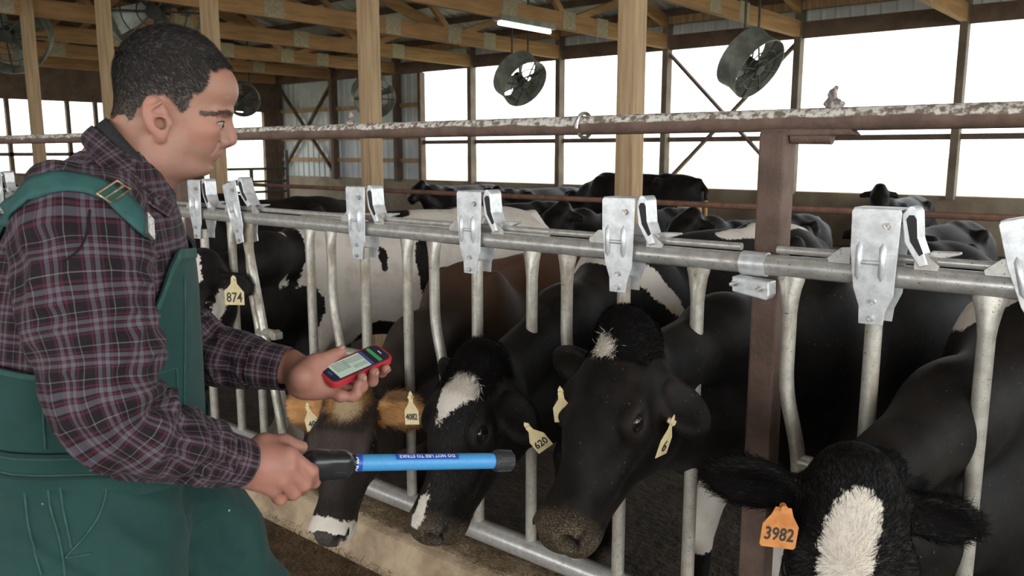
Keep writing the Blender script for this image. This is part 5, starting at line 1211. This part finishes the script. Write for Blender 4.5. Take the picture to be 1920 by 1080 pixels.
for i in range(17):
    x = .63-i*.0295; w_ = .010 if i not in (9, 10) else .014
    y1 = .93; y = y1
    spans = ([(.55, .90)] if i < 7 else [(.35, .92)]) if i not in (7, 8) else [(.60, .9)]
    if i < 8: spans.append((.18, .40))
    for a, c_ in spans:
        y = a
        while y < c_:
            l_ = rr.uniform(.03, .09); tm.box((-L2/2+x*L2, -S2/2+y*S2, .0002), (-L2/2+(x+w_)*L2, -S2/2+min(y+l_, c_)*S2, .00032)); y += l_+.02
tm.build('text_lines', 'screen_text', sc_)
# ---- stick reader
w0, w1 = MP(655, 868, -.086), MP(928, 864, -.066); wx = nrm(w1-w0); up_ = nrm(MZ-wx*(MZ@wx)); wy = np.cross(up_, wx); LW = float(np.linalg.norm(w1-w0))
st_o = basis_obj('stick_reader', w0, wx, wy, up_, 'blue tag reader wand with black handle pointed at the cows', 'reader')
R_ = .0138
def blue_mat(name, c1, c2): return mat(name, c1, c2, 500, .45, bump=.3, bscale=900, dist=.0008)
blue_mat('wand_blue', (.050, .27, .58), (.075, .33, .64)); mat('label_blue', (.022, .085, .42), rough=.35, bump=0); mat('print_white', (.72, .78, .86), rough=.4, bump=0)
MB().tube([(x, 0, 0) for x in np.linspace(0, LW, 8)], R_, 32).build('tube', 'wand_blue', st_o, smooth=True)
cap = MB(); cap.tube([(LW-.004, 0, 0), (LW+.0, 0, 0), (LW+.030, 0, 0), (LW+.034, 0, 0)], [.0155, .0185, .0180, .0150], 32); co = cap.build('end_cap', 'rubber', st_o, smooth=True)
for i in range(12):
    a = 2*math.pi*i/12; MB().bar((LW+.003, .0182*math.cos(a), .0182*math.sin(a)), (LW+.030, .0178*math.cos(a), .0178*math.sin(a)), .005, .003, (0, math.cos(a), math.sin(a))).build('cap_rib', 'rubber', co)
MB().tube([(-.004, 0, 0), (.019, 0, 0)], R_+.0007, 32).build('label_band', 'label_blue', st_o, smooth=True)
def wrap(me, rad, x0, ang0, rot):
    for v in me.vertices:
        x, y, z = v.co
        if rot: x, y = -y, x
        a = ang0 + y/rad; v.co = (x0+x, -math.cos(a)*(rad+z), math.sin(a)*(rad+z))
    return me
# curved caution label lying over the upper side of the tube
G = []; n_ = 14
for a in np.linspace(.62, 1.55, n_): G.append([(x, -math.cos(a)*(R_+.0006), math.sin(a)*(R_+.0006)) for x in (.076, .190)])
grid_mesh('caution_label', np.array(G), None, 'label_blue', st_o, closed=False)
me = text_mesh('DO NOT USE TO STRIKE', .0092, .0001, .0002)
for v in me.vertices: v.co.x, v.co.y = -v.co.x, -v.co.y
link('caution_text', wrap(me, R_+.0009, .133, 1.10, False), 'print_white', st_o)
for s_, a in (('HD', .45), ('A', -.45)): link('band_text', wrap(text_mesh(s_, .0125, .0001, .0003), R_+.0011, .0075, a, True), 'print_white', st_o)
Sx = Solid(axis(-.17, .02, coarse=.0016), axis(-.035, .035, coarse=.0016), axis(-.036, .030, coarse=.0016))
def box(c_, h_, r_): # rounded box solid
    sl, cs = Sx.sub(np.array(c_)-np.array(h_)-r_-.02, np.array(c_)+np.array(h_)+r_+.02); q = [np.maximum(np.abs(cs[i]-c_[i])-h_[i], 0) for i in range(3)]
    Sx.put(sl, np.sqrt(q[0]**2+q[1]**2+q[2]**2)-r_, .012, 'add')
box((-.034, 0, -.002), (.024, .010, .009), .012); Sx.cone((-.05, 0, -.004), (-.155, -.002, -.010), .0175, .0155, .02, flat=(0, 1, 0), fac=1.1); Sx.cone((-.014, 0, 0), (.004, 0, 0), .0175, .0155, .006)
V, Q = Sx.mesh(); V = relax(V, Q, 1, .4); link('handle', np_mesh('handle', V, Q), 'black_plastic', st_o)
hb = [(x, -.0212, -.0085) for x in (-.058, -.05, -.02, -.012)]; MB().tube(hb, .0012, 6).build('parting_line', 'slot_dark', st_o)
MB().prism(rrect(.012, .007, .003), .003, (-.04, 0, .017), (1,0,0), (0,1,0), (0,0,1)).build('trigger_button', 'rubber', st_o, bevel=.0008)
# ================================================================ SMALL THINGS
def clump(name, pos, label, sz, seed):
    Sx = Solid(axis(-.06, .06, coarse=.0025), axis(-.06, .06, coarse=.0025), axis(-.03, .10, coarse=.0025))
    for c_, r_ in sz: Sx.ell(c_, r_, None, .006)
    V, Q = Sx.mesh(); N = vnormals(V, Q); V = V+N*((vnoise(V, 120, seed)-.5)*.012)[:, None]
    return tag(link(name, np_mesh(name, V, Q), 'droppings_mud', None, pos), label, 'dirt')
p = atY(1562, 194, FY+.085); clump('dirt_clump', (p[0], p[1], 1.757), 'grey lump of dirt and feathers on the rusty pipe, right of the post', [((0, 0, .012), (.020, .018, .020)), ((-.002, 0, .034), (.013, .012, .020)), ((.016, 0, .012), (.012, .012, .015)), ((.004, 0, .052), (.006, .006, .008))], 1)
p = atY(657, 236, FY+.085); clump('dirt_clump', (p[0], p[1], 1.757), 'small lump of dirt on the rusty pipe beside a timber post', [((0, 0, .010), (.022, .016, .016)), ((.008, 0, .028), (.010, .010, .015)), ((.004, 0, .042), (.006, .006, .010))], 2)
# loose feed on the alley floor and along the curb
rng = np.random.RandomState(12); n = 26000
fx = rng.uniform(-5.5, .8, n); fy = 1.93-np.abs(rng.normal(0, .55, n)); fz = .062+np.clip((.5-(1.93-fy))*.08, 0, .05)*rng.rand(n)
a_ = rng.uniform(0, 2*math.pi, n); D = np.stack([np.cos(a_), np.sin(a_), rng.uniform(-.1, .45, n)], 1); N = nrm_rows(np.stack([-np.cos(a_)*.3, -np.sin(a_)*.3, np.ones(n)], 1))
cc = np.array([[.30, .20, .095]])*(.25+.9*rng.rand(n, 1)**2)*np.array([[1, .95, .85]])
V, F, cb = blades(np.stack([fx, fy, fz], 1), N, nrm_rows(D), rng.uniform(.012, .05, n), .0013, cc, .15)
o = link('loose_feed', np_mesh('loose_feed', V, F, {'col': cb}, smooth=False), 'hair_strand'); tag(o, 'brown chopped feed and straw strewn along the curb', 'feed', kind='stuff')
n = 5000; fx = rng.uniform(-3.2, -1.0, n); fy = rng.uniform(1.98, 2.16, n); a_ = rng.uniform(0, 2*math.pi, n); D = np.stack([np.cos(a_), np.sin(a_), rng.uniform(-.1, .3, n)], 1)
V, F, cb = blades(np.stack([fx, fy, np.full(n, .226)], 1), np.tile([[0, 0, 1.]], (n, 1)), nrm_rows(D), rng.uniform(.01, .035, n), .0012, np.array([[.34, .24, .12]])*(.25+.9*rng.rand(n, 1)**2), .15)
o = link('curb_straw', np_mesh('curb_straw', V, F, {'col': cb}, smooth=False), 'hair_strand'); tag(o, 'bits of straw caught on top of the curb under the heads', 'straw', kind='stuff')
